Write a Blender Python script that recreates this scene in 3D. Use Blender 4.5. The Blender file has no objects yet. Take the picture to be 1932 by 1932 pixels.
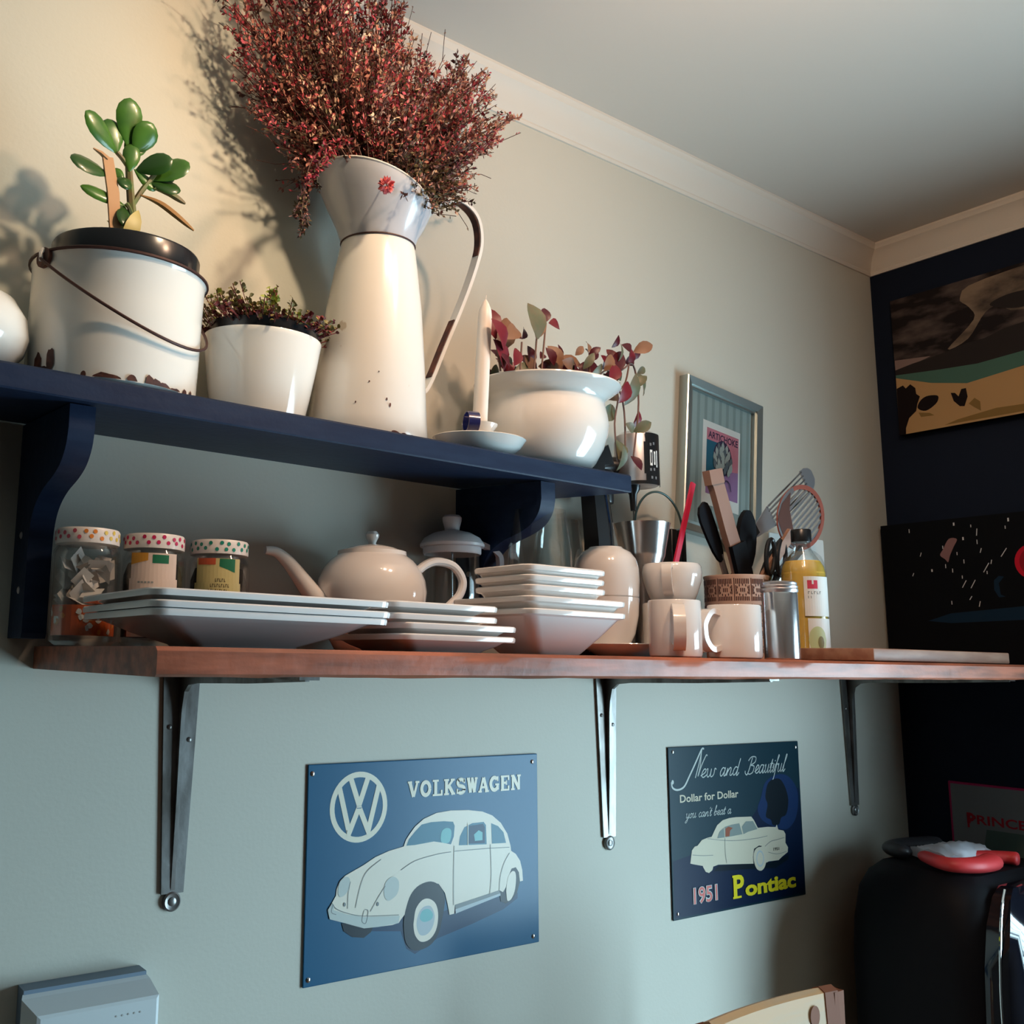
import bpy, bmesh, math, random
from mathutils import Vector, Matrix
from math import sin, cos, pi, radians

# ------------------------------------------------------------ camera, world, lights
SC = bpy.context.scene
COL = SC.collection
EYE = 1.5                      # eye height; all z below are given from the eye level

cam_d = bpy.data.cameras.new('camera')
cam = bpy.data.objects.new('camera', cam_d)
COL.objects.link(cam)
SC.camera = cam
cam_d.sensor_fit = 'HORIZONTAL'
cam_d.sensor_width = 36.0
cam_d.lens = 1777.6826 / 1932.0 * 36.0
cam_d.shift_x = (966.0 - 644.0) / 1932.0
cam_d.clip_start = 0.02
_right = Vector((0.8375485483654024, -0.5459708240600368, 0.02069108253552529))
_down = Vector((0.10196132910918584, 0.11898454137638652, -0.9876469846456978))
_fwd = Vector((0.5367645191213516, 0.8293120873281993, 0.15532325268216876))
_m = Matrix((_right, -_down, -_fwd)).transposed().to_4x4()
_m.translation = Vector((0, 0, EYE))
cam.matrix_world = _m

w = bpy.data.worlds.new('world')
SC.world = w
w.use_nodes = True
nt = w.node_tree
nt.nodes.clear()
wo = nt.nodes.new('ShaderNodeOutputWorld')
bg = nt.nodes.new('ShaderNodeBackground')
tc = nt.nodes.new('ShaderNodeTexCoord')
sx = nt.nodes.new('ShaderNodeSeparateXYZ')
cr = nt.nodes.new('ShaderNodeValToRGB')
cr.color_ramp.elements[0].position = 0.45
cr.color_ramp.elements[0].color = (0.05, 0.12, 0.04, 1)
cr.color_ramp.elements[1].position = 0.53
cr.color_ramp.elements[1].color = (0.62, 0.82, 1.0, 1)
mp = nt.nodes.new('ShaderNodeMapRange')
mp.inputs[1].default_value = -1
mp.inputs[2].default_value = 1
nt.links.new(tc.outputs['Generated'], sx.inputs[0])
nt.links.new(sx.outputs['Z'], mp.inputs[0])
nt.links.new(mp.outputs[0], cr.inputs[0])
nt.links.new(cr.outputs[0], bg.inputs[0])
bg.inputs[1].default_value = 2.2
nt.links.new(bg.outputs[0], wo.inputs[0])

def aim(o, d):
    o.rotation_euler = Vector(d).to_track_quat('-Z', 'Y').to_euler()

def lamp(name, kind, loc, d, energy, col, **kw):
    L = bpy.data.lights.new(name, kind)
    L.energy = energy
    L.color = col
    for k, v in kw.items():
        setattr(L, k, v)
    o = bpy.data.objects.new(name, L)
    COL.objects.link(o)
    o.location = (loc[0], loc[1], loc[2] + EYE)
    aim(o, d)
    return o

# daylight coming in through the window of the right-hand wall
lamp('window_daylight', 'AREA', (2.50, -0.20, -0.60), (-1, 0.0, 0.0), 120, (0.555, 0.83, 1.0),
     shape='RECTANGLE', size=1.25, size_y=1.65)
# the ceiling spot fixture: one head turned to the left end of the shelves, the others lighting the rest
lamp('ceiling_spot_beam', 'SPOT', (0.70, 0.52, 0.93), (-0.30, 0.68, -0.31), 20, (1.0, 0.76, 0.50),
     spot_size=radians(84), spot_blend=1.0, shadow_soft_size=0.022)
lamp('ceiling_spot_middle', 'SPOT', (0.80, 0.46, 0.92), (0.20, 0.36, -0.85), 11.5, (1.0, 0.70, 0.52),
     spot_size=radians(104), spot_blend=1.0, shadow_soft_size=0.022)
lamp('ceiling_spot_glow', 'POINT', (0.98, 0.36, 0.93), (0, 0, -1), 15.5, (1.0, 0.64, 0.42), shadow_soft_size=0.04)

SC.view_settings.view_transform = 'Standard'
SC.view_settings.look = 'None'
SC.view_settings.exposure = 0.0
SC.view_settings.gamma = 1.0
SC.view_settings.use_curve_mapping = False
SC.cycles.use_denoising = True
SC.cycles.max_bounces = 10
SC.cycles.diffuse_bounces = 5
SC.cycles.glossy_bounces = 5
SC.cycles.transmission_bounces = 10
SC.cycles.transparent_max_bounces = 12
SC.cycles.caustics_reflective = False
SC.cycles.caustics_refractive = False
SC.cycles.sample_clamp_indirect = 4.0

# ------------------------------------------------------------ materials
MATS = {}
def M(name, col, rough=0.5, metal=0.0, coat=0.0, noise=None, bump=None, emit=None, trans=0.0, ior=1.45, alpha=1.0,
      spots=None, sheen=0.0, spec=0.5):
    """col: base; noise=(scale, col2, contrast lo, hi, stretch); bump=(scale, strength); spots=(scale, col, threshold)"""
    m = bpy.data.materials.new(name)
    m.use_nodes = True
    t = m.node_tree
    b = t.nodes['Principled BSDF']
    b.inputs['Base Color'].default_value = (*col, 1)
    b.inputs['Roughness'].default_value = rough
    b.inputs['Metallic'].default_value = metal
    b.inputs['Coat Weight'].default_value = coat
    b.inputs['Coat Roughness'].default_value = 0.08
    b.inputs['Transmission Weight'].default_value = trans
    b.inputs['IOR'].default_value = ior
    b.inputs['Alpha'].default_value = alpha
    b.inputs['Specular IOR Level'].default_value = spec
    co = t.nodes.new('ShaderNodeTexCoord')
    src = None
    if noise:
        sc, c2, lo, hi, st = noise
        mpn = t.nodes.new('ShaderNodeMapping')
        mpn.inputs['Scale'].default_value = st
        n = t.nodes.new('ShaderNodeTexNoise')
        n.inputs['Scale'].default_value = sc
        n.inputs['Detail'].default_value = 6
        r = t.nodes.new('ShaderNodeValToRGB')
        r.color_ramp.elements[0].position = lo
        r.color_ramp.elements[0].color = (*col, 1)
        r.color_ramp.elements[1].position = hi
        r.color_ramp.elements[1].color = (*c2, 1)
        t.links.new(co.outputs['Object'], mpn.inputs[0])
        t.links.new(mpn.outputs[0], n.inputs['Vector'])
        t.links.new(n.outputs['Fac'], r.inputs[0])
        t.links.new(r.outputs[0], b.inputs['Base Color'])
        src = r.outputs[0]
    if spots:
        sc, c2, th = spots
        n = t.nodes.new('ShaderNodeTexNoise')
        n.inputs['Scale'].default_value = sc
        n.inputs['Detail'].default_value = 3
        r = t.nodes.new('ShaderNodeValToRGB')
        r.color_ramp.elements[0].position = th
        r.color_ramp.elements[0].color = (0, 0, 0, 1)
        r.color_ramp.elements[1].position = th + 0.02
        r.color_ramp.elements[1].color = (1, 1, 1, 1)
        mx = t.nodes.new('ShaderNodeMix')
        mx.data_type = 'RGBA'
        t.links.new(co.outputs['Object'], n.inputs['Vector'])
        t.links.new(n.outputs['Fac'], r.inputs[0])
        t.links.new(r.outputs[0], mx.inputs[0])
        if src:
            t.links.new(src, mx.inputs[6])
        else:
            mx.inputs[6].default_value = (*col, 1)
        mx.inputs[7].default_value = (*c2, 1)
        t.links.new(mx.outputs[2], b.inputs['Base Color'])
    if bump:
        n = t.nodes.new('ShaderNodeTexNoise')
        n.inputs['Scale'].default_value = bump[0]
        n.inputs['Detail'].default_value = 4
        bp = t.nodes.new('ShaderNodeBump')
        bp.inputs['Strength'].default_value = bump[1]
        bp.inputs['Distance'].default_value = 0.002
        t.links.new(co.outputs['Object'], n.inputs['Vector'])
        t.links.new(n.outputs['Fac'], bp.inputs['Height'])
        t.links.new(bp.outputs[0], b.inputs['Normal'])
    if emit:
        b.inputs['Emission Color'].default_value = (*emit[0], 1)
        b.inputs['Emission Strength'].default_value = emit[1]
    MATS[name] = m
    return m

def glass(name, col=(1, 1, 1), rough=0.0, ior=1.45, mixw=0.75, top=0.3):
    """thin glass: mostly see-through with a fresnel reflection"""
    m = bpy.data.materials.new(name)
    m.use_nodes = True
    t = m.node_tree
    t.nodes.clear()
    out = t.nodes.new('ShaderNodeOutputMaterial')
    tr = t.nodes.new('ShaderNodeBsdfTransparent')
    tr.inputs[0].default_value = (*col, 1)
    gl = t.nodes.new('ShaderNodeBsdfGlossy')
    gl.inputs['Roughness'].default_value = max(rough, 0.02)
    lw = t.nodes.new('ShaderNodeFresnel')
    lw.inputs['IOR'].default_value = ior
    ml = t.nodes.new('ShaderNodeMath')
    ml.operation = 'MULTIPLY'
    ml.inputs[1].default_value = mixw
    mi = t.nodes.new('ShaderNodeMath')
    mi.operation = 'MINIMUM'
    mi.inputs[1].default_value = top
    mx = t.nodes.new('ShaderNodeMixShader')
    t.links.new(lw.outputs[0], ml.inputs[0])
    t.links.new(ml.outputs[0], mi.inputs[0])
    t.links.new(mi.outputs[0], mx.inputs[0])
    t.links.new(tr.outputs[0], mx.inputs[1])
    t.links.new(gl.outputs[0], mx.inputs[2])
    t.links.new(mx.outputs[0], out.inputs[0])
    MATS[name] = m
    return m

N1 = (1, 1, 1)
M('wall_paint', (0.57, 0.555, 0.475), 0.75, bump=(160, 0.12), noise=(1.5, (0.595, 0.58, 0.50), 0.3, 0.7, N1))
M('ceiling_paint', (0.66, 0.605, 0.535), 0.8)
M('cornice_paint', (0.69, 0.645, 0.565), 0.6)
M('dark_wall_paint', (0.0045, 0.009, 0.022), 0.65, bump=(120, 0.1), spec=0.18)
M('plum_paint', (0.10, 0.085, 0.075), 0.7)
M('floor_wood', (0.11, 0.06, 0.035), 0.4, noise=(6, (0.07, 0.035, 0.02), 0.4, 0.6, (1, 12, 1)))
M('navy', (0.007, 0.017, 0.048), 0.50, spec=0.25, bump=(70, 0.25), noise=(14, (0.010, 0.023, 0.058), 0.4, 0.6, (1, 3, 6)))
M('wood_red', (0.40, 0.115, 0.055), 0.46, bump=(40, 0.5), noise=(7, (0.16, 0.05, 0.025), 0.38, 0.66, (1, 7, 9)), coat=0.08)
M('pine', (0.36, 0.245, 0.14), 0.5, noise=(5, (0.40, 0.24, 0.115), 0.45, 0.62, (1, 8, 8)), spec=0.3)
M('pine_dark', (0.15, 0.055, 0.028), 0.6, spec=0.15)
M('board_wood', (0.36, 0.20, 0.13), 0.5, noise=(9, (0.27, 0.13, 0.08), 0.4, 0.6, (1, 6, 6)))
M('steel_old', (0.27, 0.265, 0.255), 0.36, metal=0.75, noise=(9, (0.12, 0.11, 0.10), 0.4, 0.6, (3, 3, 1)), bump=(60, 0.2))
M('steel', (0.62, 0.60, 0.58), 0.18, metal=1.0)
M('steel_brushed', (0.66, 0.63, 0.64), 0.34, metal=0.9)
M('steel_cup', (0.60, 0.55, 0.53), 0.22, metal=0.95)
M('chrome', (0.85, 0.85, 0.85), 0.06, metal=1.0)
M('enamel', (0.80, 0.78, 0.73), 0.12, coat=0.6, spots=(16, (0.62, 0.57, 0.50), 0.71))
M('enamel_old', (0.78, 0.75, 0.69), 0.22, coat=0.4, spots=(20, (0.55, 0.46, 0.36), 0.70))
M('enamel_grey', (0.46, 0.48, 0.53), 0.25, coat=0.4)
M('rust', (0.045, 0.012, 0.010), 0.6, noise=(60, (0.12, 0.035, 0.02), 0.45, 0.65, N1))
M('rust_wire', (0.055, 0.022, 0.018), 0.5, metal=0.3)
M('porcelain', (0.82, 0.78, 0.74), 0.10, coat=0.7)
M('porcelain_blue', (0.78, 0.78, 0.77), 0.12, coat=0.6)
M('plastic_white', (0.72, 0.68, 0.70), 0.3)
M('plastic_box', (0.62, 0.66, 0.66), 0.4)
M('plastic_box_top', (0.42, 0.42, 0.40), 0.5)
M('plastic_box_back', (0.17, 0.23, 0.30), 0.5)
M('black', (0.012, 0.012, 0.013), 0.28)
M('black_gloss', (0.006, 0.007, 0.012), 0.05, coat=0.8)
M('black_soft', (0.005, 0.0055, 0.008), 0.6, spec=0.15)
M('black_pot', (0.008, 0.008, 0.010), 0.22)
M('soil', (0.02, 0.013, 0.009), 0.9)
M('navy_enamel', (0.018, 0.02, 0.10), 0.2, coat=0.5)
M('wax', (0.86, 0.78, 0.68), 0.35)
M('leaf_jade', (0.055, 0.15, 0.018), 0.30, noise=(30, (0.035, 0.11, 0.015), 0.4, 0.6, N1), coat=0.2)
M('leaf_jade_dark', (0.022, 0.07, 0.012), 0.3, coat=0.2)
M('leaf_yellow', (0.42, 0.33, 0.10), 0.45)
M('stem_green', (0.10, 0.14, 0.035), 0.5, noise=(60, (0.14, 0.10, 0.04), 0.4, 0.6, N1))
M('stake_wood', (0.50, 0.27, 0.13), 0.6)
M('leaf_brown', (0.35, 0.17, 0.05), 0.6)
M('sedum_green', (0.38, 0.44, 0.09), 0.45)
M('sedum_olive', (0.20, 0.17, 0.055), 0.5)
M('sedum_red', (0.16, 0.025, 0.025), 0.5)
M('red_leaf', (0.15, 0.010, 0.018), 0.42)
M('red_leaf_dark', (0.075, 0.008, 0.014), 0.4)
M('olive_leaf', (0.10, 0.12, 0.065), 0.45, noise=(50, (0.14, 0.12, 0.07), 0.4, 0.6, N1))
M('tan_leaf', (0.22, 0.11, 0.06), 0.5)
M('red_stem', (0.17, 0.09, 0.07), 0.5)
M('dry_crimson', (0.36, 0.035, 0.055), 0.65)
M('dry_red', (0.60, 0.12, 0.125), 0.65)
M('dry_rust', (0.42, 0.17, 0.12), 0.7)
M('dry_tan', (0.56, 0.37, 0.25), 0.7)
M('dry_dark', (0.07, 0.020, 0.016), 0.7)
M('dry_green', (0.10, 0.075, 0.03), 0.7)
M('twig', (0.06, 0.022, 0.014), 0.7)
M('jar_lid', (0.72, 0.66, 0.62), 0.35)
for nm, c in dict(dot_orange=(0.72, 0.22, 0.03), dot_pink=(0.62, 0.10, 0.14), dot_yellow=(0.70, 0.50, 0.08), dot_crimson=(0.50, 0.01, 0.08),
                  dot_green=(0.01, 0.22, 0.15), label_cream=(0.66, 0.52, 0.44), label_yellow=(0.50, 0.42, 0.18), label_green=(0.01, 0.13, 0.06),
                  label_ochre=(0.52, 0.24, 0.03), label_red=(0.45, 0.08, 0.03), label_text=(0.12, 0.09, 0.04), label_orange=(0.60, 0.10, 0.02),
                  label_white=(0.80, 0.80, 0.76), label_text_grey=(0.25, 0.27, 0.26), mark_red=(0.60, 0.05, 0.09), avocado=(0.52, 0.60, 0.32),
                  avocado_seed=(0.22, 0.20, 0.08), paper=(0.62, 0.57, 0.53), paper_dark=(0.32, 0.26, 0.22), tin_pink=(0.74, 0.50, 0.38), tin_dark=(0.055, 0.012, 0.010), skimmer_brown=(0.10, 0.045, 0.035),
                  stick_pink=(0.72, 0.03, 0.09), skimmer_red=(0.30, 0.085, 0.06), wood_light=(0.34, 0.20, 0.15), mitt_red=(0.62, 0.045, 0.05), mitt_white=(0.62, 0.66, 0.72), mitt_dark=(0.03, 0.03, 0.035),
                  vw_blue=(0.014, 0.098, 0.195), vw_deep=(0.006, 0.035, 0.09), art_cream=(0.74, 0.70, 0.56), art_ivory=(0.76, 0.70, 0.58), art_ice=(0.50, 0.54, 0.50), art_glass=(0.05, 0.17, 0.24),
                  art_glass_deep=(0.01, 0.04, 0.09), art_tyre=(0.012, 0.02, 0.03), art_line=(0.20, 0.22, 0.22), art_teal=(0.18, 0.45, 0.45), art_silver=(0.42, 0.48, 0.50),
                  po_night=(0.003, 0.012, 0.04), po_teal=(0.006, 0.03, 0.045), po_glow=(0.008, 0.03, 0.10), po_head=(0.002, 0.008, 0.014), po_yellow=(0.72, 0.60, 0.02),
                  po_pink=(0.60, 0.16, 0.14), po_cream=(0.60, 0.55, 0.42), po_white=(0.50, 0.55, 0.52), po_driver=(0.30, 0.09, 0.05), po_window=(0.22, 0.26, 0.24),
                  print_white=(0.66, 0.66, 0.62), print_teal=(0.01, 0.10, 0.16), print_pink=(0.50, 0.17, 0.22), print_violet=(0.26, 0.14, 0.28), print_ink=(0.03, 0.02, 0.06),
                  print_grey=(0.30, 0.35, 0.33), print_grey_dark=(0.10, 0.13, 0.15), mat_stripe=(0.20, 0.26, 0.25), mat_base=(0.27, 0.34, 0.33),
                  pt_cloud=(0.022, 0.017, 0.016), pt_teal=(0.06, 0.13, 0.10), pt_sand=(0.42, 0.25, 0.11), pt_tree=(0.008, 0.004, 0.004), pt_bush=(0.22, 0.13, 0.04),
                  pt_pink=(0.22, 0.15, 0.13), sp_black=(0.002, 0.0025, 0.004), sp_blue=(0.006, 0.022, 0.045), sp_white=(0.6, 0.6, 0.6),
                  sp_neb=(0.24, 0.13, 0.13), sp_red=(0.55, 0.01, 0.03), sign_pink=(0.35, 0.02, 0.09), sign_grey=(0.17, 0.18, 0.19), sign_green=(0.07, 0.11, 0.10),
                  sign_red=(0.30, 0.01, 0.02)).items():
    M(nm, c, 0.45)
for nm in MATS:
    if nm.startswith(('vw_', 'po_', 'art_', 'sp_', 'pt_', 'sign_')):
        b_ = MATS[nm].node_tree.nodes['Principled BSDF']
        b_.inputs['Roughness'].default_value = 0.30 if nm[:3] in ('vw_', 'po_', 'art') else 0.6
        b_.inputs['Specular IOR Level'].default_value = 0.28 if nm[:3] in ('vw_', 'po_', 'art') else 0.12
M('pt_clouds', (0.014, 0.010, 0.010), 0.6, noise=(11, (0.15, 0.11, 0.095), 0.47, 0.78, (1, 0.8, 2.2)), spec=0.1)
M('pt_light', (0.22, 0.16, 0.11), 0.6, noise=(9, (0.03, 0.022, 0.02), 0.40, 0.62, (1, 0.9, 1.8)), spec=0.1)
M('frame_silver', (0.42, 0.46, 0.44), 0.30, metal=0.85)
M('tube_green', (0.10, 0.16, 0.15), 0.35, metal=0.5)
M('oil', (0.86, 0.56, 0.11), 0.2, coat=0.4)
M('steel_bright', (0.88, 0.86, 0.85), 0.20, metal=0.92)
M('outside_frame', (0.7, 0.7, 0.68), 0.5)
glass('glass_clear', (0.985, 0.992, 0.988), mixw=1.0, top=0.22)
glass('glass_beaker', (0.90, 0.875, 0.86), mixw=1.3, top=0.4)
glass('glass_picture', (0.97, 0.98, 0.98), mixw=0.35)

# ------------------------------------------------------------ mesh helpers
class MB:
    def __init__(s):
        s.bm = bmesh.new()
        s.mats = []
    def mi(s, m):
        if m not in s.mats:
            s.mats.append(m)
        return s.mats.index(m)
    def face(s, vs, m):
        try:
            f = s.bm.faces.new(vs)
            f.material_index = s.mi(m)
            return f
        except ValueError:
            return None
    def poly(s, pts, m):
        return s.face([s.bm.verts.new(p) for p in pts], m)
    def ring_loft(s, rings, m, close=True, cap0=True, cap1=True):
        R = [[s.bm.verts.new(p) for p in r] for r in rings]
        n = len(R[0])
        for a, b in zip(R, R[1:]):
            for i in range(n if close else n - 1):
                j = (i + 1) % n
                s.face([a[i], a[j], b[j], b[i]], m)
        if cap0:
            s.face(list(reversed(R[0])), m)
        if cap1:
            s.face(R[-1], m)
        return R
    def box(s, x0, x1, y0, y1, z0, z1, m, bev=0.0):
        if bev <= 0:
            c = [(x0, y0), (x1, y0), (x1, y1), (x0, y1)]
            s.ring_loft([[(x, y, z0) for x, y in c], [(x, y, z1) for x, y in c]], m)
            return
        b = min(bev, (x1 - x0) / 2.01, (y1 - y0) / 2.01, (z1 - z0) / 2.01)
        def rr(i, z):
            xa, xb, ya, yb = x0 + i, x1 - i, y0 + i, y1 - i
            q = b - i if i < b else 0
            q = max(q, 1e-5)
            P = []
            for cx_, cy_, a0 in ((xb - q, ya + q, -90), (xb - q, yb - q, 0), (xa + q, yb - q, 90), (xa + q, ya + q, 180)):
                for k in range(4):
                    a = radians(a0 + 30 * k)
                    P.append((cx_ + q * cos(a), cy_ + q * sin(a), z))
            return P
        s.ring_loft([rr(b * .9, z0), rr(b * .3, z0 + b * .3), rr(0, z0 + b), rr(0, z1 - b), rr(b * .3, z1 - b * .3), rr(b * .9, z1)], m)
    def lathe(s, prof, m, seg=40, c=(0, 0, 0), tilt=None, caps=True):
        """prof: (radius, z); tilt(theta, r, z) -> (dx, dz)"""
        R = []
        for r, z in prof:
            ring = []
            for i in range(seg):
                a = 2 * pi * i / seg
                dx, dz = tilt(a, r, z) if tilt else (0, 0)
                ring.append((c[0] + max(r, 1e-5) * cos(a) + dx, c[1] + max(r, 1e-5) * sin(a), c[2] + z + dz))
            R.append(ring)
        return s.ring_loft(R, m, cap0=caps, cap1=caps)
    def rect_loft(s, prof, m, rad=0.012, c=(0, 0, 0), n=4, caps=True):
        """prof: (half x, half y, z, corner radius factor)"""
        R = []
        for hx, hy, z in prof:
            q = min(rad, hx * 0.95, hy * 0.95)
            P = []
            for sx_, sy_, a0 in ((1, -1, -90), (1, 1, 0), (-1, 1, 90), (-1, -1, 180)):
                for k in range(n + 1):
                    a = radians(a0 + 90.0 * k / n)
                    P.append((c[0] + sx_ * (hx - q) + q * cos(a), c[1] + sy_ * (hy - q) + q * sin(a), c[2] + z))
            R.append(P)
        s.ring_loft(R, m, cap0=caps, cap1=caps)
    def tube(s, pts, rad, m, seg=8, flat=None, cap=True, up=None):
        """rad: number or list; flat=(wx, wy) makes a strap of that section"""
        P = [Vector(p) for p in pts]
        n = len(P)
        R = rad if isinstance(rad, (list, tuple)) else [rad] * n
        T = []
        for i in range(n):
            t = (P[min(i + 1, n - 1)] - P[max(i - 1, 0)])
            T.append(t.normalized() if t.length > 1e-9 else Vector((0, 0, 1)))
        u = Vector(up) if up else (Vector((0, 0, 1)) if abs(T[0].z) < 0.9 else Vector((1, 0, 0)))
        rings = []
        for i in range(n):
            a = (u - T[i] * u.dot(T[i])).normalized()
            u = a
            b = T[i].cross(a)
            ring = []
            for k in range(seg):
                an = 2 * pi * k / seg + (pi / 4 if flat else 0)
                if flat:
                    ca = max(-1, min(1, cos(an) * 1.42)); sa = max(-1, min(1, sin(an) * 1.42))
                    ring.append(P[i] + a * ca * flat[0] * R[i] + b * sa * flat[1] * R[i])
                else:
                    ring.append(P[i] + (a * cos(an) + b * sin(an)) * R[i])
            rings.append(ring)
        s.ring_loft(rings, m, cap0=cap, cap1=cap)
    def disc_prism(s, pts2, axis, a0, a1, m):
        """extrude a 2D outline; axis 'x','y' or 'z' between a0 and a1"""
        def p3(p, a):
            return {'x': (a, p[0], p[1]), 'y': (p[0], a, p[1]), 'z': (p[0], p[1], a)}[axis]
        s.ring_loft([[p3(p, a0) for p in pts2], [p3(p, a1) for p in pts2]], m)
    def leaf(s, base, tip, wid, m, fold=0.15, nrm=None, cols=None, thick=0.0):
        """pointed oval leaf of 6 x 2 faces from base to tip"""
        A = Vector(base); B = Vector(tip)
        d = B - A
        nr = Vector(nrm) if nrm else Vector((0.15, -1, 0.25))
        sd = d.cross(nr)
        if sd.length < 1e-6:
            sd = d.cross(Vector((1, 0, 0)))
        sd.normalize()
        nr = sd.cross(d).normalized()
        prof = [(0, 0.06), (0.15, 0.55), (0.35, 0.95), (0.55, 1.0), (0.75, 0.78), (0.9, 0.4), (1, 0.03)]
        L = []
        for t, q in prof:
            c = A + d * t + nr * (d.length * 0.12 * sin(pi * t))
            w_ = wid * q
            L.append([s.bm.verts.new(c - sd * w_ + nr * w_ * fold), s.bm.verts.new(c), s.bm.verts.new(c + sd * w_ + nr * w_ * fold)])
        for a, b in zip(L, L[1:]):
            s.face([a[0], a[1], b[1], b[0]], m)
            s.face([a[1], a[2], b[2], b[1]], m)
    def fat_leaf(s, base, tip, wid, thk, m, nrm=(0.2, -1, 0.3), seg=10):
        A = Vector(base); d = Vector(tip) - A
        nr = Vector(nrm)
        sd = d.cross(nr).normalized()
        nr = sd.cross(d).normalized()
        rings = []
        for t, q in [(0, .10), (.12, .38), (.3, .75), (.5, .97), (.68, 1.0), (.84, .82), (.95, .45), (1.0, .05)]:
            c = A + d * t
            rings.append([c + sd * wid * q * cos(2 * pi * k / seg) + nr * thk * min(1, q * 1.2) * sin(2 * pi * k / seg) for k in range(seg)])
        s.ring_loft(rings, m)
    def build(s, name, parent=None, loc=None, rot=None, smooth=35, label=None):
        bmesh.ops.recalc_face_normals(s.bm, faces=s.bm.faces)
        me = bpy.data.meshes.new(name)
        s.bm.to_mesh(me)
        s.bm.free()
        for m in s.mats:
            me.materials.append(MATS[m])
        if smooth:
            me.shade_smooth()
            me.set_sharp_from_angle(angle=radians(smooth))
        o = bpy.data.objects.new(name, me)
        COL.objects.link(o)
        if parent:
            o.parent = parent
            if loc:
                o.location = loc
        else:
            l = loc or (0, 0, 0)
            o.location = (l[0], l[1], l[2] + EYE)
        if rot:
            o.rotation_euler = rot
        if label:
            o['label'] = label
        return o

def tag(o, label, cat, group=None):
    o['label'] = label
    o['category'] = cat
    if group:
        o['group'] = group
    return o

def thing(name, label, cat, loc, rot=(0, 0, 0), group=None):
    o = bpy.data.objects.new(name, None)
    o.empty_display_size = 0.02
    COL.objects.link(o)
    o.location = (loc[0], loc[1], loc[2] + EYE)
    o.rotation_euler = rot
    return tag(o, label, cat, group)

def struct(o):
    o['kind'] = 'structure'
    return o

def copy_tree(o, parent=None):
    c = o.copy()
    COL.objects.link(c)
    c.parent = parent
    for ch in list(o.children):
        copy_tree(ch, c)
    return c

def wall_t(x):
    """top of the wooden shelf board at x (it climbs a touch to the right)"""
    return 0.0075 + 0.005 * x

SAG = 0.0744
def navy(x, y):
    """a point on the sagging top of the navy shelf"""
    return (x, y, 0.317 - (1.2 - y) * SAG)
NR = (math.atan(SAG), 0, 0)

def closed(P, n=4):
    """the outline P rounded off as a closed curve (2D)"""
    out = []
    L = len(P)
    for i in range(L):
        p0, p1, p2, p3 = (Vector(P[(i + k) % L]) for k in (-1, 0, 1, 2))
        for k in range(n):
            t = k / n
            q = 0.5 * ((2 * p1) + (p2 - p0) * t + (2 * p0 - 5 * p1 + 4 * p2 - p3) * t * t + (3 * p1 - p0 - 3 * p2 + p3) * t ** 3)
            out.append((q[0], q[1]))
    return out

def smooth_pts(P, n=6):
    P = [Vector(p) for p in P]
    out = []
    for i in range(len(P) - 1):
        p0 = P[max(i - 1, 0)]; p1 = P[i]; p2 = P[i + 1]; p3 = P[min(i + 2, len(P) - 1)]
        for k in range(n):
            t = k / n
            out.append(0.5 * ((2 * p1) + (p2 - p0) * t + (2 * p0 - 5 * p1 + 4 * p2 - p3) * t * t + (3 * p1 - p0 - 3 * p2 + p3) * t ** 3))
    out.append(P[-1])
    return out

# ------------------------------------------------------------ the room
WX, WY = 2.386, 1.2            # corner: dark wall at x = WX, pale wall at y = WY
LX, BY = -1.9, -2.4            # left and back wall
CZ, FZ = 1.075, -1.5           # ceiling and floor
TH = 0.12

def slab(name, x0, x1, y0, y1, z0, z1, m):
    mb = MB(); mb.box(x0, x1, y0, y1, z0, z1, m)
    return struct(mb.build(name, smooth=0))

slab('wall_front', LX - TH, WX + TH, WY, WY + TH, FZ, CZ + 0.05, 'wall_paint')
slab('wall_left', LX - TH, LX, BY, WY, FZ, CZ + 0.05, 'plum_paint')
slab('wall_back', LX - TH, WX + TH, BY - TH, BY, FZ, CZ + 0.05, 'plum_paint')
slab('floor', LX - TH, WX + TH, BY - TH, WY + TH, FZ - 0.05, FZ, 'floor_wood')
slab('ceiling', LX - TH, WX + TH, BY - TH, WY + TH, CZ, CZ + 0.05, 'ceiling_paint')

# right-hand wall, painted near-black blue, with the window opening
WY0, WY1, WZ0, WZ1 = -0.80, 0.40, -1.42, 0.22
mb = MB()
for a, b, c, d in ((BY, WY0, FZ, CZ), (WY1, WY, FZ, CZ), (WY0, WY1, FZ, WZ0), (WY0, WY1, WZ1, CZ)):
    mb.box(WX, WX + TH, a, b, c, d, 'dark_wall_paint')
struct(mb.build('wall_right', smooth=0))
mb = MB()
fr = 0.05
for a, b, c, d in ((WY0, WY1, WZ0, WZ0 + fr), (WY0, WY1, WZ1 - fr, WZ1), (WY0, WY0 + fr, WZ0 + fr, WZ1 - fr), (WY1 - fr, WY1, WZ0 + fr, WZ1 - fr),
                   ((WY0 + WY1) / 2 - .02, (WY0 + WY1) / 2 + .02, WZ0 + fr, WZ1 - fr)):
    mb.box(WX + 0.02, WX + 0.07, a, b, c, d, 'outside_frame')
for i in range(1, 9):                       # burglar bars
    y = WY0 + (WY1 - WY0) * i / 9
    mb.tube([(WX + 0.09, y, WZ0), (WX + 0.09, y, WZ1)], 0.005, 'steel_old', 6)
for i in range(1, 5):
    z = WZ0 + (WZ1 - WZ0) * i / 5
    mb.tube([(WX + 0.09, WY0, z), (WX + 0.09, WY1, z)], 0.005, 'steel_old', 6)
struct(mb.build('window_1', smooth=30))

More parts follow.
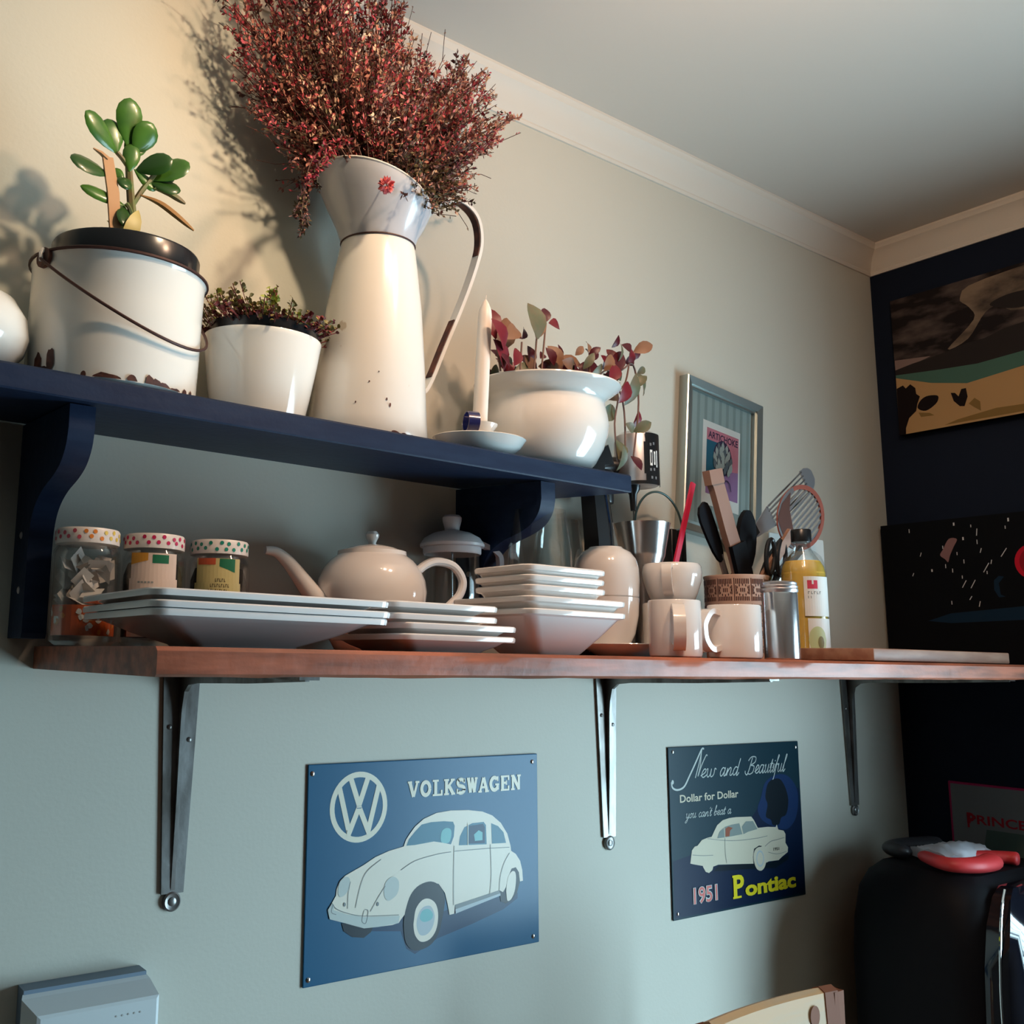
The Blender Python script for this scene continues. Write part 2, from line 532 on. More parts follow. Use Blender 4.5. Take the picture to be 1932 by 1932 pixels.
# cornice: a small cove with a bead along both edges
def cornice(name, along, a0, a1, m):
    prof = [(0.000, 1.004), (0.004, 1.004), (0.0055, 1.010), (0.0045, 1.014), (0.008, 1.020), (0.013, 1.034), (0.020, 1.047), (0.028, 1.056),
            (0.033, 1.060), (0.035, 1.066), (0.038, 1.070), (0.038, 1.076), (0.0, 1.076)]
    mb = MB()
    if along == 'x':
        R = [[(a0, WY - p, z) for p, z in prof], [(a1 - 0, WY - p, z) for p, z in prof]]
        R[1] = [(WX - p, WY - p, z) for p, z in prof]
    else:
        R = [[(WX - p, a0, z) for p, z in prof], [(WX - p, WY - p, z) for p, z in prof]]
    mb.ring_loft(R, m)
    return struct(mb.build(name, smooth=25))
cornice('trim_1', 'x', LX, WX, 'cornice_paint')
cornice('trim_2', 'y', BY, WY, 'cornice_paint')
mb = MB()
mb.box(LX, WX, WY - 0.015, WY, FZ, FZ + 0.12, 'outside_frame')
struct(mb.build('baseboard_front', smooth=0))

# ceiling light with three small heads (the lamp of the room, out of the picture)
t = thing('ceiling_spotlight', 'white ceiling bar with three small spot heads', 'ceiling light', (0.98, 0.33, CZ), (0, 0, -0.62))
mb = MB(); mb.box(-0.34, 0.34, -0.02, 0.02, -0.025, 0.0, 'outside_frame', 0.005); mb.build('base_bar', t)
for i in (-1, 0, 1):
    mb = MB()
    mb.tube([(0.29 * i, 0, -0.025), (0.29 * i, 0, -0.05)], 0.006, 'outside_frame', 8)
    mb.lathe([(0.012, -0.10), (0.024, -0.095), (0.022, -0.06), (0.008, -0.05)], 'outside_frame', 16, (0.29 * i, 0.0, 0.0))
    mb.build('spot_head', t)

# ------------------------------------------------------------ flat artwork helpers
def text_polys(body, w, h, shear=0.0, offset=0.0):
    """letters as a list of flat polygons fitted into w x h"""
    cu = bpy.data.curves.new('lettering', 'FONT')
    cu.body = body
    cu.shear = shear
    cu.offset = offset
    cu.resolution_u = 3
    ob = bpy.data.objects.new('lettering', cu)
    COL.objects.link(ob)
    dg = bpy.context.evaluated_depsgraph_get()
    me = ob.evaluated_get(dg).to_mesh()
    V = [v.co.copy() for v in me.vertices]
    F = [[V[i] for i in p.vertices] for p in me.polygons]
    ob.evaluated_get(dg).to_mesh_clear()
    bpy.data.objects.remove(ob)
    bpy.data.curves.remove(cu)
    x0 = min(v.x for v in V); x1 = max(v.x for v in V); y0 = min(v.y for v in V); y1 = max(v.y for v in V)
    return [[((v.x - x0) / (x1 - x0) * w, (v.y - y0) / (y1 - y0) * h) for v in f] for f in F]

def stroke_polys(pts, w):
    """a thick polyline as quads plus round joints"""
    out = []
    for (ax, ay), (bx, by) in zip(pts, pts[1:]):
        dx, dy = bx - ax, by - ay
        l = math.hypot(dx, dy) or 1
        nx, ny = -dy / l * w / 2, dx / l * w / 2
        out.append([(ax + nx, ay + ny), (ax - nx, ay - ny), (bx - nx, by - ny), (bx + nx, by + ny)])
    for x, y in pts[1:-1]:
        out.append([(x + w / 2 * cos(2 * pi * k / 8), y + w / 2 * sin(2 * pi * k / 8)) for k in range(8)])
    return out

def arc(cx_, cy_, rx, ry, a0, a1, n=10):
    return [(cx_ + rx * cos(radians(a0 + (a1 - a0) * k / n)), cy_ + ry * sin(radians(a0 + (a1 - a0) * k / n))) for k in range(n + 1)]

SLAB = {  # strokes in a unit box, heavy = True for the thick stems
    'V': [([(.12, 1), (.5, .04)], 1), ([(.88, 1), (.52, .04)], .7), ([(-.06, .95), (.34, .95)], .5), ([(.66, .95), (1.06, .95)], .5)],
    'O': [(arc(.5, .5, .40, .41, 0, 360, 20), 1)],
    'L': [([(.3, 1), (.3, 0)], 1), ([(.0, .95), (.6, .95)], .5), ([(.0, .05), (.95, .05)], .5), ([(.9, .0), (.9, .35)], .6)],
    'K': [([(.2, 1), (.2, 0)], 1), ([(.9, .98), (.3, .45)], .7), ([(.45, .58), (.9, .02)], 1), ([(-.05, .95), (.45, .95)], .5), ([(-.05, .05), (.45, .05)], .5), ([(.62, .95), (1.05, .95)], .5), ([(.68, .05), (1.08, .05)], .5)],
    'S': [(arc(.5, .72, .33, .21, 20, 270, 12) + arc(.5, .28, .35, .22, 90, -160, 12), 1), ([(.86, .98), (.86, .68)], .5), ([(.12, .34), (.12, .02)], .5)],
    'W': [([(.08, 1), (.30, .04)], 1), ([(.30, .04), (.5, .9)], .7), ([(.5, .9), (.72, .04)], 1), ([(.72, .04), (.93, 1)], .7), ([(-.06, .95), (.26, .95)], .5), ([(.36, .95), (.62, .95)], .5), ([(.76, .95), (1.06, .95)], .5)],
    'A': [([(.12, 0), (.48, .96)], .7), ([(.52, .96), (.88, 0)], 1), ([(.25, .33), (.75, .33)], .6), ([(-.06, .05), (.32, .05)], .5), ([(.66, .05), (1.08, .05)], .5)],
    'G': [(arc(.5, .5, .40, .41, 45, 325, 16), 1), ([(.84, .45), (.84, .1)], .9), ([(.58, .45), (1.0, .45)], .5), ([(.86, .98), (.86, .66)], .5)],
    'E': [([(.2, 1), (.2, 0)], 1), ([(.0, .95), (.9, .95)], .5), ([(.0, .05), (.9, .05)], .5), ([(.2, .52), (.62, .52)], .6), ([(.86, 1), (.86, .68)], .6), ([(.86, 0), (.86, .32)], .6), ([(.62, .66), (.62, .38)], .5)],
    'N': [([(.16, 1), (.16, 0)], .8), ([(.16, .98), (.84, .04)], 1), ([(.84, 1), (.84, 0)], .8), ([(-.05, .95), (.3, .95)], .5), ([(-.05, .05), (.36, .05)], .5), ([(.64, .95), (1.06, .95)], .5)],
}
def slab_text(txt, w, h, sw=0.25):
    n = len(txt)
    adv = w / (n - 0.06)
    cw = adv * 0.84
    out = []
    for i, ch in enumerate(txt):
        for pts, k in SLAB[ch]:
            P = [(x * cw + i * adv, y * h) for x, y in pts]
            out += stroke_polys(P, sw * h * k)
    return out

SCR = {  # joined handwriting, box height 1 = x-height; advance second
    'n': ([[(0, 0), (.12, .9), (.1, 0)], [(.1, .3), (.35, .95), (.5, .8), (.45, .1), (.6, .0), (.72, .25)]], .72),
    'e': ([[(0, .2), (.35, .55), (.42, .9), (.25, 1.0), (.1, .6), (.12, .15), (.3, 0), (.55, .3)]], .5),
    'w': ([[(0, .9), (.08, 1.0), (.1, .2), (.22, 0), (.38, .3), (.42, .95), (.42, .2), (.55, 0), (.72, .3), (.75, 1.0), (.9, .85)]], .9),
    'a': ([[(.5, .9), (.25, 1.0), (.06, .5), (.12, .05), (.28, .05), (.5, .6), (.52, 1.0), (.48, .1), (.6, 0), (.72, .3)]], .70),
    'd': ([[(.5, .9), (.25, 1.0), (.06, .5), (.12, .05), (.28, .05), (.5, .6), (.66, 2.0), (.48, .1), (.6, 0), (.72, .3)]], .72),
    'u': ([[(0, .8), (.1, 1.0), (.08, .15), (.2, 0), (.38, .3), (.46, 1.0), (.42, .15), (.52, 0), (.68, .3)]], .66),
    't': ([[(0, .5), (.22, 1.6), (.1, .15), (.2, 0), (.36, .3)], [(-.02, 1.05), (.36, 1.1)]], .36),
    'i': ([[(0, .5), (.12, 1.0), (.06, .1), (.16, 0), (.3, .3)], [(.18, 1.35), (.22, 1.45)]], .30),
    'f': ([[(-.1, .3), (.25, 1.6), (.34, 2.0), (.22, 1.9), (.02, -.6), (-.08, -.9)], [(-.02, .9), (.34, 1.0)]], .34),
    'l': ([[(0, .4), (.34, 1.9), (.24, 2.0), (.08, .2), (.18, 0), (.34, .3)]], .32),
    'y': ([[(0, .8), (.1, 1.0), (.1, .2), (.22, .05), (.42, .4)], [(.5, 1.0), (.35, -.6), (.15, -.95), (.05, -.7), (.6, .2)]], .62),
    'o': ([[(.25, .95), (.06, .6), (.1, .1), (.3, .05), (.44, .5), (.32, .95), (.25, .95), (.55, .8)]], .56),
    'c': ([[(.42, .8), (.28, 1.0), (.08, .6), (.12, .1), (.3, 0), (.52, .3)]], .48),
    'b': ([[(0, .4), (.3, 1.9), (.2, 2.0), (.08, .3), (.2, 0), (.42, .3), (.36, .9), (.15, .7)], [(.36, .85), (.6, .8)]], .58),
    "'": ([[(.1, 1.9), (.04, 1.5)]], .14),
    'B': ([[(.45, 1.95), (.15, 0), (-.15, .1), (-.2, .4)], [(.0, 1.6), (.3, 2.05), (.85, 2.0), (.85, 1.4), (.4, 1.05), (.8, .9), (.75, .2), (.4, -.05), (.1, .1)]], .98),
    ' ': ([], .42),
}
def script_text(txt, w, xh, slant=0.25, sw=0.10):
    tot = sum(SCR[c][1] for c in txt)
    k = w / tot
    x = 0
    out = []
    for c in txt:
        st, adv = SCR[c]
        for pl in st:
            P = smooth_pts([((x + px) * k + py * xh * slant, py * xh, 0) for px, py in pl], 3)
            out += stroke_polys([(p[0], p[1]) for p in P], sw * xh)
        x += adv
    return out

class Art:
    """flat layers on a plane: O + u*U + v*V, lifted along N (units of u, v: mm)"""
    def __init__(s, mb, O, U, V, N):
        s.mb = mb; s.O = Vector(O); s.U = Vector(U) * 0.001; s.V = Vector(V) * 0.001; s.N = Vector(N); s.k = 0
    def layer(s, polys, m, off=(0, 0), step=True):
        if step:
            s.k += 1
        for i, p in enumerate(polys):
            q = 0.00009 * s.k + 0.000007 * (i % 12)
            s.mb.poly([s.O + s.U * (a + off[0]) + s.V * (b + off[1]) + s.N * q for a, b in p], m)
    def line(s, pts, w, m, step=False):
        P = [(p[0], p[1]) for p in smooth_pts([(a, b, 0) for a, b in pts], 5)]
        s.layer(stroke_polys(P, w), m, step=step)

def screw_head(parent, p, n='y', r=0.0042, m='steel', name='screw'):
    mb = MB()
    pr = [(r, 0), (r, 0.0008), (r * .6, 0.0018), (0.0004, 0.002)]
    for q in (pr,):
        rings = []
        for rr, h in q:
            ring = []
            for k in range(14):
                a = 2 * pi * k / 14
                if n == 'y':
                    ring.append((p[0] + rr * cos(a), p[1] - h, p[2] + rr * sin(a)))
                elif n == 'x':
                    ring.append((p[0] - h, p[1] + rr * cos(a), p[2] + rr * sin(a)))
                else:
                    ring.append((p[0] + rr * cos(a), p[1] + rr * sin(a), p[2] - h))
            rings.append(ring)
        mb.ring_loft(rings, m)
    mb.build(name, parent)

# ------------------------------------------------------------ tin sign with the white beetle car
VX, VZ = 0.727, -0.453
t = thing('tin_sign', 'blue tin sign with a white round-backed car and a round letter emblem', 'sign', (VX, WY - 0.0005, VZ))
mb = MB()
W_, H_ = 0.4545, 0.303
mb.box(0.0, W_, -0.003, -0.0005, 0.0, H_, 'vw_blue', 0.002)
A = Art(mb, (0, -0.0031, 0), (1, 0, 0), (0, 0, 1), (0, -1, 0))
A.layer([[(81.2,57.4),(113.9,61.0),(168.7,53.9),(179.6,28),(195.9,18),(239.8,34.5),(308.7,46.7),(375,60.8),(406.3,74.4),(406.7,82.8),(273.1,76.2),(250.9,72.5),(142.0,77.4),(76.0,69.8)]], 'vw_deep')
cx_, cy_, R_ = 89.5, 238.7, 51.5
ring = arc(cx_, cy_, R_, R_ * .985, 0, 360, 48); inn = arc(cx_, cy_, R_ - 8.2, (R_ - 8.2) * .985, 0, 360, 48)
A.layer([[ring[i], ring[i + 1], inn[i + 1], inn[i]] for i in range(48)], 'art_cream')
def clipc(p):
    d = math.hypot(p[0] - cx_, p[1] - cy_)
    k = min(1, (R_ - 4) / d)
    return (cx_ + (p[0] - cx_) * k, cy_ + (p[1] - cy_) * k)
A.layer(stroke_polys([(73, 283), (89.5, 241), (106, 283)], 8.6), 'art_cream')
A.layer(stroke_polys([clipc((54, 268)), (72.5, 203), (89.5, 238.5), (106.5, 203), clipc((125, 268))], 8.6), 'art_cream')
A.layer([[(72.5 - 5, 207), (72.5 + 5, 207), (74.5, 195), (69.5, 196)], [(106.5 - 5, 207), (106.5 + 5, 207), (109.5, 196), (104.5, 195)]], 'art_cream', step=False)
A.layer([[(84, 240), (95, 240), (93.6, 236.5), (85.4, 236.5)]], 'vw_blue')
A.layer([[(84.5, 239.7), (94.5, 239.7), (93.6, 237.5), (85.4, 237.5)]], 'art_cream', step=True)
A.layer(slab_text('VOLKSWAGEN', 236, 24.0), 'art_cream', (180.5, 246.3))
A.layer([[(366.2,91.6),(381.8,105.4),(391.3,122.3),(402.8,123.6),(410.7,113.9),(411.1,98.0),(404.6,83.1),(394.0,73.1),(379.9,69.2),(369.1,73.7)]], 'art_tyre')
A.layer([[(62.2,78.4),(66.2,67.2),(81.2,57.4),(101.4,53.7),(113.9,60.0),(118.9,68.7),(101.1,72.0),(83.4,77.8)]], 'art_tyre')
A.layer([[(172.4,175.5),(176.4,184.6),(183.1,192.4),(193.9,203.1),(210.5,213.2),(235.8,220.4),(264.6,222.2),(299.9,220.5),(330.0,216.3),(351.5,208.7),(370.0,195.7),(384.0,177.8),(391.1,158.1),(392.2,150.1),(402.6,144.1),(412.1,132.6),(416.7,117.6),(418.1,100.6),(411.4,100.1),(409.0,114.9),(402.4,123.4),(392.9,122.1),(386.5,111.6),(380.1,94.5),(373.9,87.5),(366.2,91.2),(273.1,79.4),(272.0,66.8),(262.3,65.9),(258.8,81.0),(253.0,99.6),(240.7,114.0),(225.2,119.0),(211.4,115.6),(197.7,103.6),(185.7,86.4),(169.8,72.0),(164.5,66.6),(152.7,65.0),(126.6,65.7),(101.1,67.0),(83.4,72.8),(65.9,78.9),(41.3,86.8),(37.8,99.8),(45.5,109.6),(51.4,117.7),(52.4,126.4),(57.1,136.8),(66.8,143.7),(81.7,149.2),(99.2,155.5),(119.6,164.7),(145.7,171.6)]], 'art_ivory')
A.layer([closed([(173.8,67.4),(177.6,85.3),(186.8,104.8),(203.1,116.5),(225.2,119.4),(242.2,111.3),(252.2,95.5),(252.2,80.7),(246.7,58.4),(239.8,40.5),(223.2,26.3),(195.9,22.9),(179.6,34.2),(174.6,51.1)])], 'art_tyre')
A.layer([[(177.3,176.2),(181.8,185.2),(194.0,195.8),(206.4,205.0),(224.6,207.3),(250.2,206.9),(269.0,204.7),(272.2,198.4),(270.5,182.3),(264.7,170.9),(250.3,174.3),(230.4,178.0),(208.0,176.7),(192.9,175.9)],
         [(280.8,168.1),(283.1,181.3),(292.5,194.7),(308.9,199.7),(333.0,199.9),(337.6,194.7),(339.0,164.7)],
         [(348.9,196.8),(363.7,191.2),(375.5,180.7),(381.0,163.4),(350.3,164.9)]], 'art_glass')
A.layer([[(301,169),(302,196),(331,197),(335,192),(335,167)]], 'art_glass_deep')
A.layer([closed([(192.7,66.1),(196.6,83.1),(208.8,94.1),(222.6,94.2),(235.3,84.8),(239.6,67.6),(235.5,47.3),(223.1,35.5),(206.6,34.2),(195.7,44.3),(192.3,57.0)]),
         closed([(381.1,94.4),(384.9,109.5),(392.9,117.6),(400.8,115.8),(402.2,103.3),(398.9,85.9),(390.9,74.6),(383.1,73.3),(381.0,83.4)])], 'art_ivory', step=False)
A.layer([closed([(198.1,65.4),(203.5,78.1),(213.0,84.3),(225.5,82.8),(232.6,68.4),(228.5,52.3),(217.5,43.4),(205.2,44.0),(198.8,54.1)])], 'art_silver')
A.layer([closed([(204,68),(208,78),(220,80),(229,72),(226,64),(212,62)])], 'art_teal')
A.layer([closed([(246.0,191.8),(256.0,196.4),(264.7,192.5),(264.7,181.7),(259.0,173.6),(244.6,176.9)]), [(312, 182), (322, 188), (330, 184), (330, 172), (314, 172)]], 'art_teal', step=False)
A.layer([closed([(136.1,116.4),(138.6,126.3),(146.4,132.6),(155.6,133.1),(162.9,126.9),(163.8,116.5),(160.0,107.7),(152.1,102.5),(144.2,100.4),(137.6,106.2)]),
         closed([(54.8,127.2),(57.1,135.8),(64.4,141.6),(71.8,141.2),(74.9,135.9),(73.4,126.2),(67.4,117.9),(58.8,115.0),(55.0,119.3)]),
         [(37.8,99.8),(45.1,108.7),(48.1,105.4),(48.2,98.6),(70.5,90.1),(100.8,82.5),(165.8,76.5),(163.7,66.3),(126.6,65.7),(101.1,67.0),(65.9,78.9),(41.3,86.8)]], 'art_ice', step=False)
A.layer([[(273.1,79.4),(365.5,91.2),(368.0,84.4),(274.3,67.2)]], 'art_line', step=False)
A.layer([[(273.7,73.0),(367.7,86.6),(367.9,83.0),(274.3,66.5)]], 'art_silver')
A.k += 1
for L in ([(167.5,141.8),(194.5,152.7),(236.2,158.4),(264.8,159.5)], [(85.3,97.2),(93.5,127.0),(104.5,145.9),(130.1,160.7)], [(271.1,168.2),(270.1,125.4),(270.2,79.7)],
          [(346.6,164.1),(348.5,117.6),(344.7,86.3)], [(388.4,147.1),(375.8,131.5),(367.8,111.3),(365.5,91.7)], [(112.1,89.0),(125.9,107.5),(138.6,122.2)], [(71.6,97.8),(72.3,119.4),(75.7,134.8)],
          [(271, 160), (310, 159), (346, 158), (388, 156)], [(45, 108), (52, 100), (70, 92), (101, 84), (164, 78)], [(101, 92), (97, 78), (104, 74), (108, 90), (102, 93)], [(46, 106), (44, 96), (52, 92)]):
    A.line(L, 0.9, 'art_line')
A.line([(299.0,200.8),(299.3,166.9)], 1.6, 'art_ivory')
for a, b in ((66, 104), (125, 98)):
    A.layer([arc(a, b, 2.2, 3, 0, 360, 8)], 'art_line', step=False)
mb.build('panel', t, smooth=0)
for sx_, sz_ in ((0.0075, 0.290), (0.4425, 0.290), (0.441, 0.011), (0.0085, 0.010)):
    screw_head(t, (sx_, -0.003, sz_), r=0.0036)

# ------------------------------------------------------------ tin sign with the 1951 saloon
t = thing('tin_sign', 'dark blue tin sign with a cream 1951 saloon and yellow and script lettering', 'sign', (1.523, WY - 0.0005, -0.463))
mb = MB()
mb.box(0.0, 0.4265, -0.003, -0.0005, 0.0, 0.3125, 'po_teal', 0.002)
A = Art(mb, (0, -0.0031, 0), (1, 0, 0), (0, 0, 1), (0, -1, 0))
A.layer([[(4, 4), (423, 4), (421, 215), (380, 225), (300, 205), (230, 150), (120, 120), (4, 105)]], 'po_night')
A.layer([closed([(285.3,203.6),(302.7,233.1),(342.2,246.6),(380.9,242.6),(410.5,218.7),(415.6,187.0),(400.4,152.3),(367.3,134.9),(321.9,144.9),(285.5,160.5),(272.4,182.8)])], 'po_glow')
A.layer([closed([(314.1,232.5),(349.2,238.5),(369.3,223.1),(380.4,193.6),(370.0,165.5),(352.0,160.1),(343.2,147.7),(322.1,147.0),(315.5,158.3),(299.1,166.0),(306.7,189.3),(300.4,204.9)])], 'po_head')
A.line([(6.6,248.0),(9.3,237.8),(23.5,233.1),(43.2,238.1),(60.7,257.6),(82.1,283.4),(100.3,305.6),(106.9,306.4)], 3.6, 'po_white')
A.line([(101.0,305.1),(91.4,280.9),(77.6,252.7)], 2.2, 'po_white')
A.line([(99, 300), (94, 275), (86, 256), (98, 275), (113.1,293.6), (117, 293)], 2.4, 'po_white')
A.layer([arc(10, 248, 3.4, 4.2, 0, 360, 10)], 'po_white', step=False)
A.layer(script_text('ew', 46, 15.5, 0.35, 0.13), 'po_white', (93, 252.5), step=False)
A.layer(script_text('and', 62, 15.5, 0.35, 0.13), 'po_white', (152, 252.5), step=False)
A.layer(script_text('Beautiful', 132, 16.0, 0.35, 0.13), 'po_white', (240, 252.5), step=False)
A.layer(text_polys('Dollar for Dollar', 181, 14.5, offset=0.018), 'po_cream', (29.5, 209))
A.layer(script_text("you can't beat a", 140, 8.6, 0.35, 0.15), 'po_white', (44, 179.5))
A.layer([[(137.2,84.9),(249.5,78.4),(301.0,75.7),(338.9,76.5),(370.7,86.6),(369.7,75.8),(322.7,63.1),(241.7,68.8),(123.2,76.2)]], 'po_head')
A.layer([[(53.1,96.9),(59.3,120.2),(67.9,126.5),(76.2,127.2),(90.0,136.7),(106.9,139.4),(120.4,140.4),(129.6,150.9),(138.8,160.5),(156.6,168.5),(177.7,171.2),(198.9,171.4),(249.3,169.0),(257.8,161.3),(269.5,145.6),(303.0,145.2),(330.1,142.7),(334.7,147.2),(339.2,137.1),(357.4,133.5),(363.4,126.5),(361.8,109.1),(369.9,99.7),(367.9,90.1),(347.1,82.7),(335.1,77.3),(301.2,77.9),(293.6,76.4),(249.5,78.4),(137.4,87.0),(123.7,85.2),(87.1,89.7),(64.3,94.3)]], 'po_cream')
A.layer([[(248.7,91.1),(253.5,106.5),(270.4,111.4),(281.4,109.4),(262.5,104.7),(253.9,88.5),(256.3,71.5),(249.5,78.4)]], 'po_head')
A.layer([closed([(250.3,88.9),(257.0,104.1),(273.9,108.4),(289.9,100.2),(293.3,82.8),(285.4,67.7),(272.0,62.6),(257.9,69.3)]),
         [(89.0,93.5),(90.3,87.4),(98.0,77.6),(107.8,74.6),(118.2,78.7),(122.8,88.3),(120.8,92.6),(94.1,95.1)]], 'po_cream')
A.layer([arc(272, 86, 13, 16, 0, 360, 18)], 'art_silver')
A.layer([arc(272, 86, 10, 12.5, 0, 360, 18)], 'po_cream')
A.layer([[(137.2,136.0),(144.8,147.7),(162.7,155.6),(183.9,158.2),(208.7,159.1),(217.2,137.5),(175.3,136.0)],
         [(216.1,151.7),(230.5,161.2),(254.1,160.1),(267.5,143.6),(236.2,140.7),(220.7,137.2)]], 'po_window', step=False)
A.layer([[(162.1,137.1),(164.2,152.4),(173.1,155.5),(186.9,151.7),(177.8,147.2),(175.3,137.0)]], 'po_driver')
A.line([(159.5, 156), (161, 136)], 2.0, 'po_cream')
A.k += 1
for L in ([(161, 134), (160, 110), (163, 88)], [(106, 138), (180, 128), (260, 126), (300, 128)], [(290, 108), (310, 116), (335, 118), (358, 120)], [(60, 112), (90, 108), (122, 106)], [(300, 96), (330, 90), (364, 92)]):
    A.line(L, 0.9, 'art_line')
A.layer(text_polys('1951', 20, 6), 'po_head', (318, 97))
A.layer(text_polys('1951', 74, 31.5, offset=0.05), 'po_white', (57.4, 21.6))
A.layer(text_polys('1951', 71, 29.5, offset=0.012), 'po_pink', (59, 22.6))
po = text_polys('P', 34, 43, offset=0.03)
A.layer(po, 'po_yellow', (181, 19.5))
A.layer(text_polys('ontiac', 172, 28, offset=0.04), 'po_yellow', (218, 19.0))
A.layer([[(178, 19), (205, 19), (205, 23), (178, 23)], [(178, 58.5), (196, 58.5), (196, 62.5), (178, 62.5)]], 'po_yellow')
mb.build('panel', t, smooth=0)
for sx_, sz_ in ((0.0137, 0.3035), (0.417, 0.300), (0.0131, 0.011)):
    screw_head(t, (sx_, -0.003, sz_), r=0.0036)

# ------------------------------------------------------------ wooden shelf board on T-section steel brackets
X0, X1, YF = 0.326, WX - 0.001, 0.797
mb = MB()
R = []
rnd = random.Random(5)
NX = 60
for i in range(NX + 1):
    x = X0 + (X1 - X0) * i / NX
    zt = wall_t(x); th = 0.0275
    w1 = (rnd.random() - .5) * 0.0012; w2 = (rnd.random() - .5) * 0.0016
    e = 0.003 if i in (0,) else 0.0
    R.append([(x, WY - 0.001, zt - th), (x, YF + 0.004 + e, zt - th + w1), (x, YF + 0.0005 + e, zt - th + 0.003), (x, YF + w2 * .5 + e, zt - th / 2), (x, YF + 0.0008 + e, zt - 0.004),
              (x, YF + 0.005 + e, zt), (x, WY - 0.001, zt)])
mb.ring_loft(R, 'wood_red')
tag(mb.build('wall_shelf', smooth=40), 'long reddish-brown wooden shelf board on steel brackets', 'shelf')

def steel_bracket(x, label):
    zt = wall_t(x) - 0.0275
    t = thing('shelf_bracket', label, 'shelf bracket', (x, WY, zt), group='steel brackets under the wooden shelf')
    mb = MB()
    L = 0.283
    ys = -0.0005
    # wall leg: a tapering flange
    left = []; N = 12
    rings = []
    for k in range(N + 1):
        z = -0.004 - L * k / N
        hw = 0.0265 - 0.0110 * (k / N)
        rings.append([(-hw, ys, z), (-hw, ys - 0.004, z), (hw, ys - 0.004, z), (hw, ys, z)])
    mb.ring_loft(rings, 'steel_old')
    mb.build('wall_leg', t)
    # arm under the board
    mb = MB()
    rings = []
    for k in range(N + 1):
        y = -0.005 - 0.33 * k / N
        hw = 0.0265 - 0.014 * (k / N)
        rings.append([(-hw, y, -0.0045), (hw, y, -0.0045), (hw, y, -0.0005), (-hw, y, -0.0005)])
    mb.ring_loft(rings, 'steel_old')
    mb.build('arm', t)
    # web: the rib that runs round the inside of the corner
    mb = MB()
    inner = [(-0.0045, -L - 0.002)]
    outer = [(-0.0055, -L + 0.004), (-0.010, -L * .6), (-0.0125, -L * .25), (-0.0145, -0.05), (-0.020, -0.028), (-0.032, -0.019), (-0.06, -0.016), (-0.2, -0.012), (-0.33, -0.006)]
    prof = [(-0.0045, -L), *outer, (-0.33, -0.0045), (-0.0045, -0.0045)]
    mb.disc_prism(prof, 'x', -0.0028, 0.0028, 'steel_old')
    mb.build('web', t, smooth=20)
    # round eye at the foot
    mb = MB()
    zc = -L - 0.014
    rr = [(0.0005, 0.0), (0.0125, 0.0), (0.0125, 0.004), (0.0105, 0.0055), (0.0085, 0.0045), (0.0005, 0.0045)]
    rings = [[(r * cos(2 * pi * k / 24), ys - h, zc + r * sin(2 * pi * k / 24)) for k in range(24)] for r, h in rr]
    mb.ring_loft(rings, 'steel_old')
    mb.build('foot_eye', t)
    screw_head(t, (0, ys - 0.0045, zc), r=0.0055, m='steel_old')
    for s_, z_ in ((-0.015, -0.075), (0.014, -0.092)):
        screw_head(t, (s_, ys - 0.004, z_), r=0.0034, m='steel_old')
    return t
steel_bracket(0.5244, 'leftmost of the three grey steel brackets under the wooden shelf')
steel_bracket(1.3560, 'middle grey steel bracket, on the wall between the two tin signs')
steel_bracket(2.1570, 'rightmost grey steel bracket, nearest the dark wall')

# ------------------------------------------------------------ navy shelf with its scrolled wooden brackets
mb = MB()
T0 = 0.029
xs = [0.03, 1.187]
bx = 0.0022
def sec(x, e):
    f = 0.985 + e
    return [(x, WY - 0.001, 0.317 - T0), (x, f + 0.001, navy(x, f)[2] - T0 + e), (x, f, navy(x, f)[2] - T0 + 0.002 + e), (x, f, navy(x, f)[2] - 0.003 - e), (x, f + 0.003, navy(x, f)[2] - e), (x, WY - 0.001, 0.317 - e)]
mb.ring_loft([sec(xs[0], 0.0), sec(xs[1] - bx, 0.0), sec(xs[1], 0.0015)], 'navy')
tag(mb.build('painted_shelf', smooth=20), 'dark navy painted shelf board above the wooden shelf, plants standing on it', 'shelf')

def scroll_bracket(x, label, zb, rz=0.0):
    t = thing('scroll_bracket', label, 'shelf bracket', (x, WY - 0.001, 0), rot=(0, 0, rz), group='navy scroll brackets under the painted shelf')
    side = [(0, 0.2855), (-0.197, 0.2715), (-0.1975, 0.245), (-0.192, 0.226), (-0.176, 0.209), (-0.150, 0.198), (-0.115, 0.189), (-0.090, 0.178), (-0.074, 0.163), (-0.066, 0.143),
            (-0.064, 0.115), (-0.064, 0.075), (-0.064, zb + 0.006), (-0.060, zb), (0, zb)]
    P = smooth_pts([(0, a, b) for a, b in side[2:12]], 4)
    pr = side[:2] + [(p[1], p[2]) for p in P] + side[12:]
    mb = MB()
    mb.disc_prism(pr, 'x', -0.0145, 0.0145, 'navy')
    mb.build('panel', t, smooth=30)
    for yy, zz in ((-0.032, 0.142), (-0.038, 0.075)):
        screw_head(t, (-0.0145, yy, zz), 'x', 0.0045, 'steel_brushed')
    return t
scroll_bracket(0.307, 'left navy scrolled wooden bracket, beside the jars', 0.018)
scroll_bracket(1.018, 'right navy scrolled wooden bracket, behind the french press', 0.060)

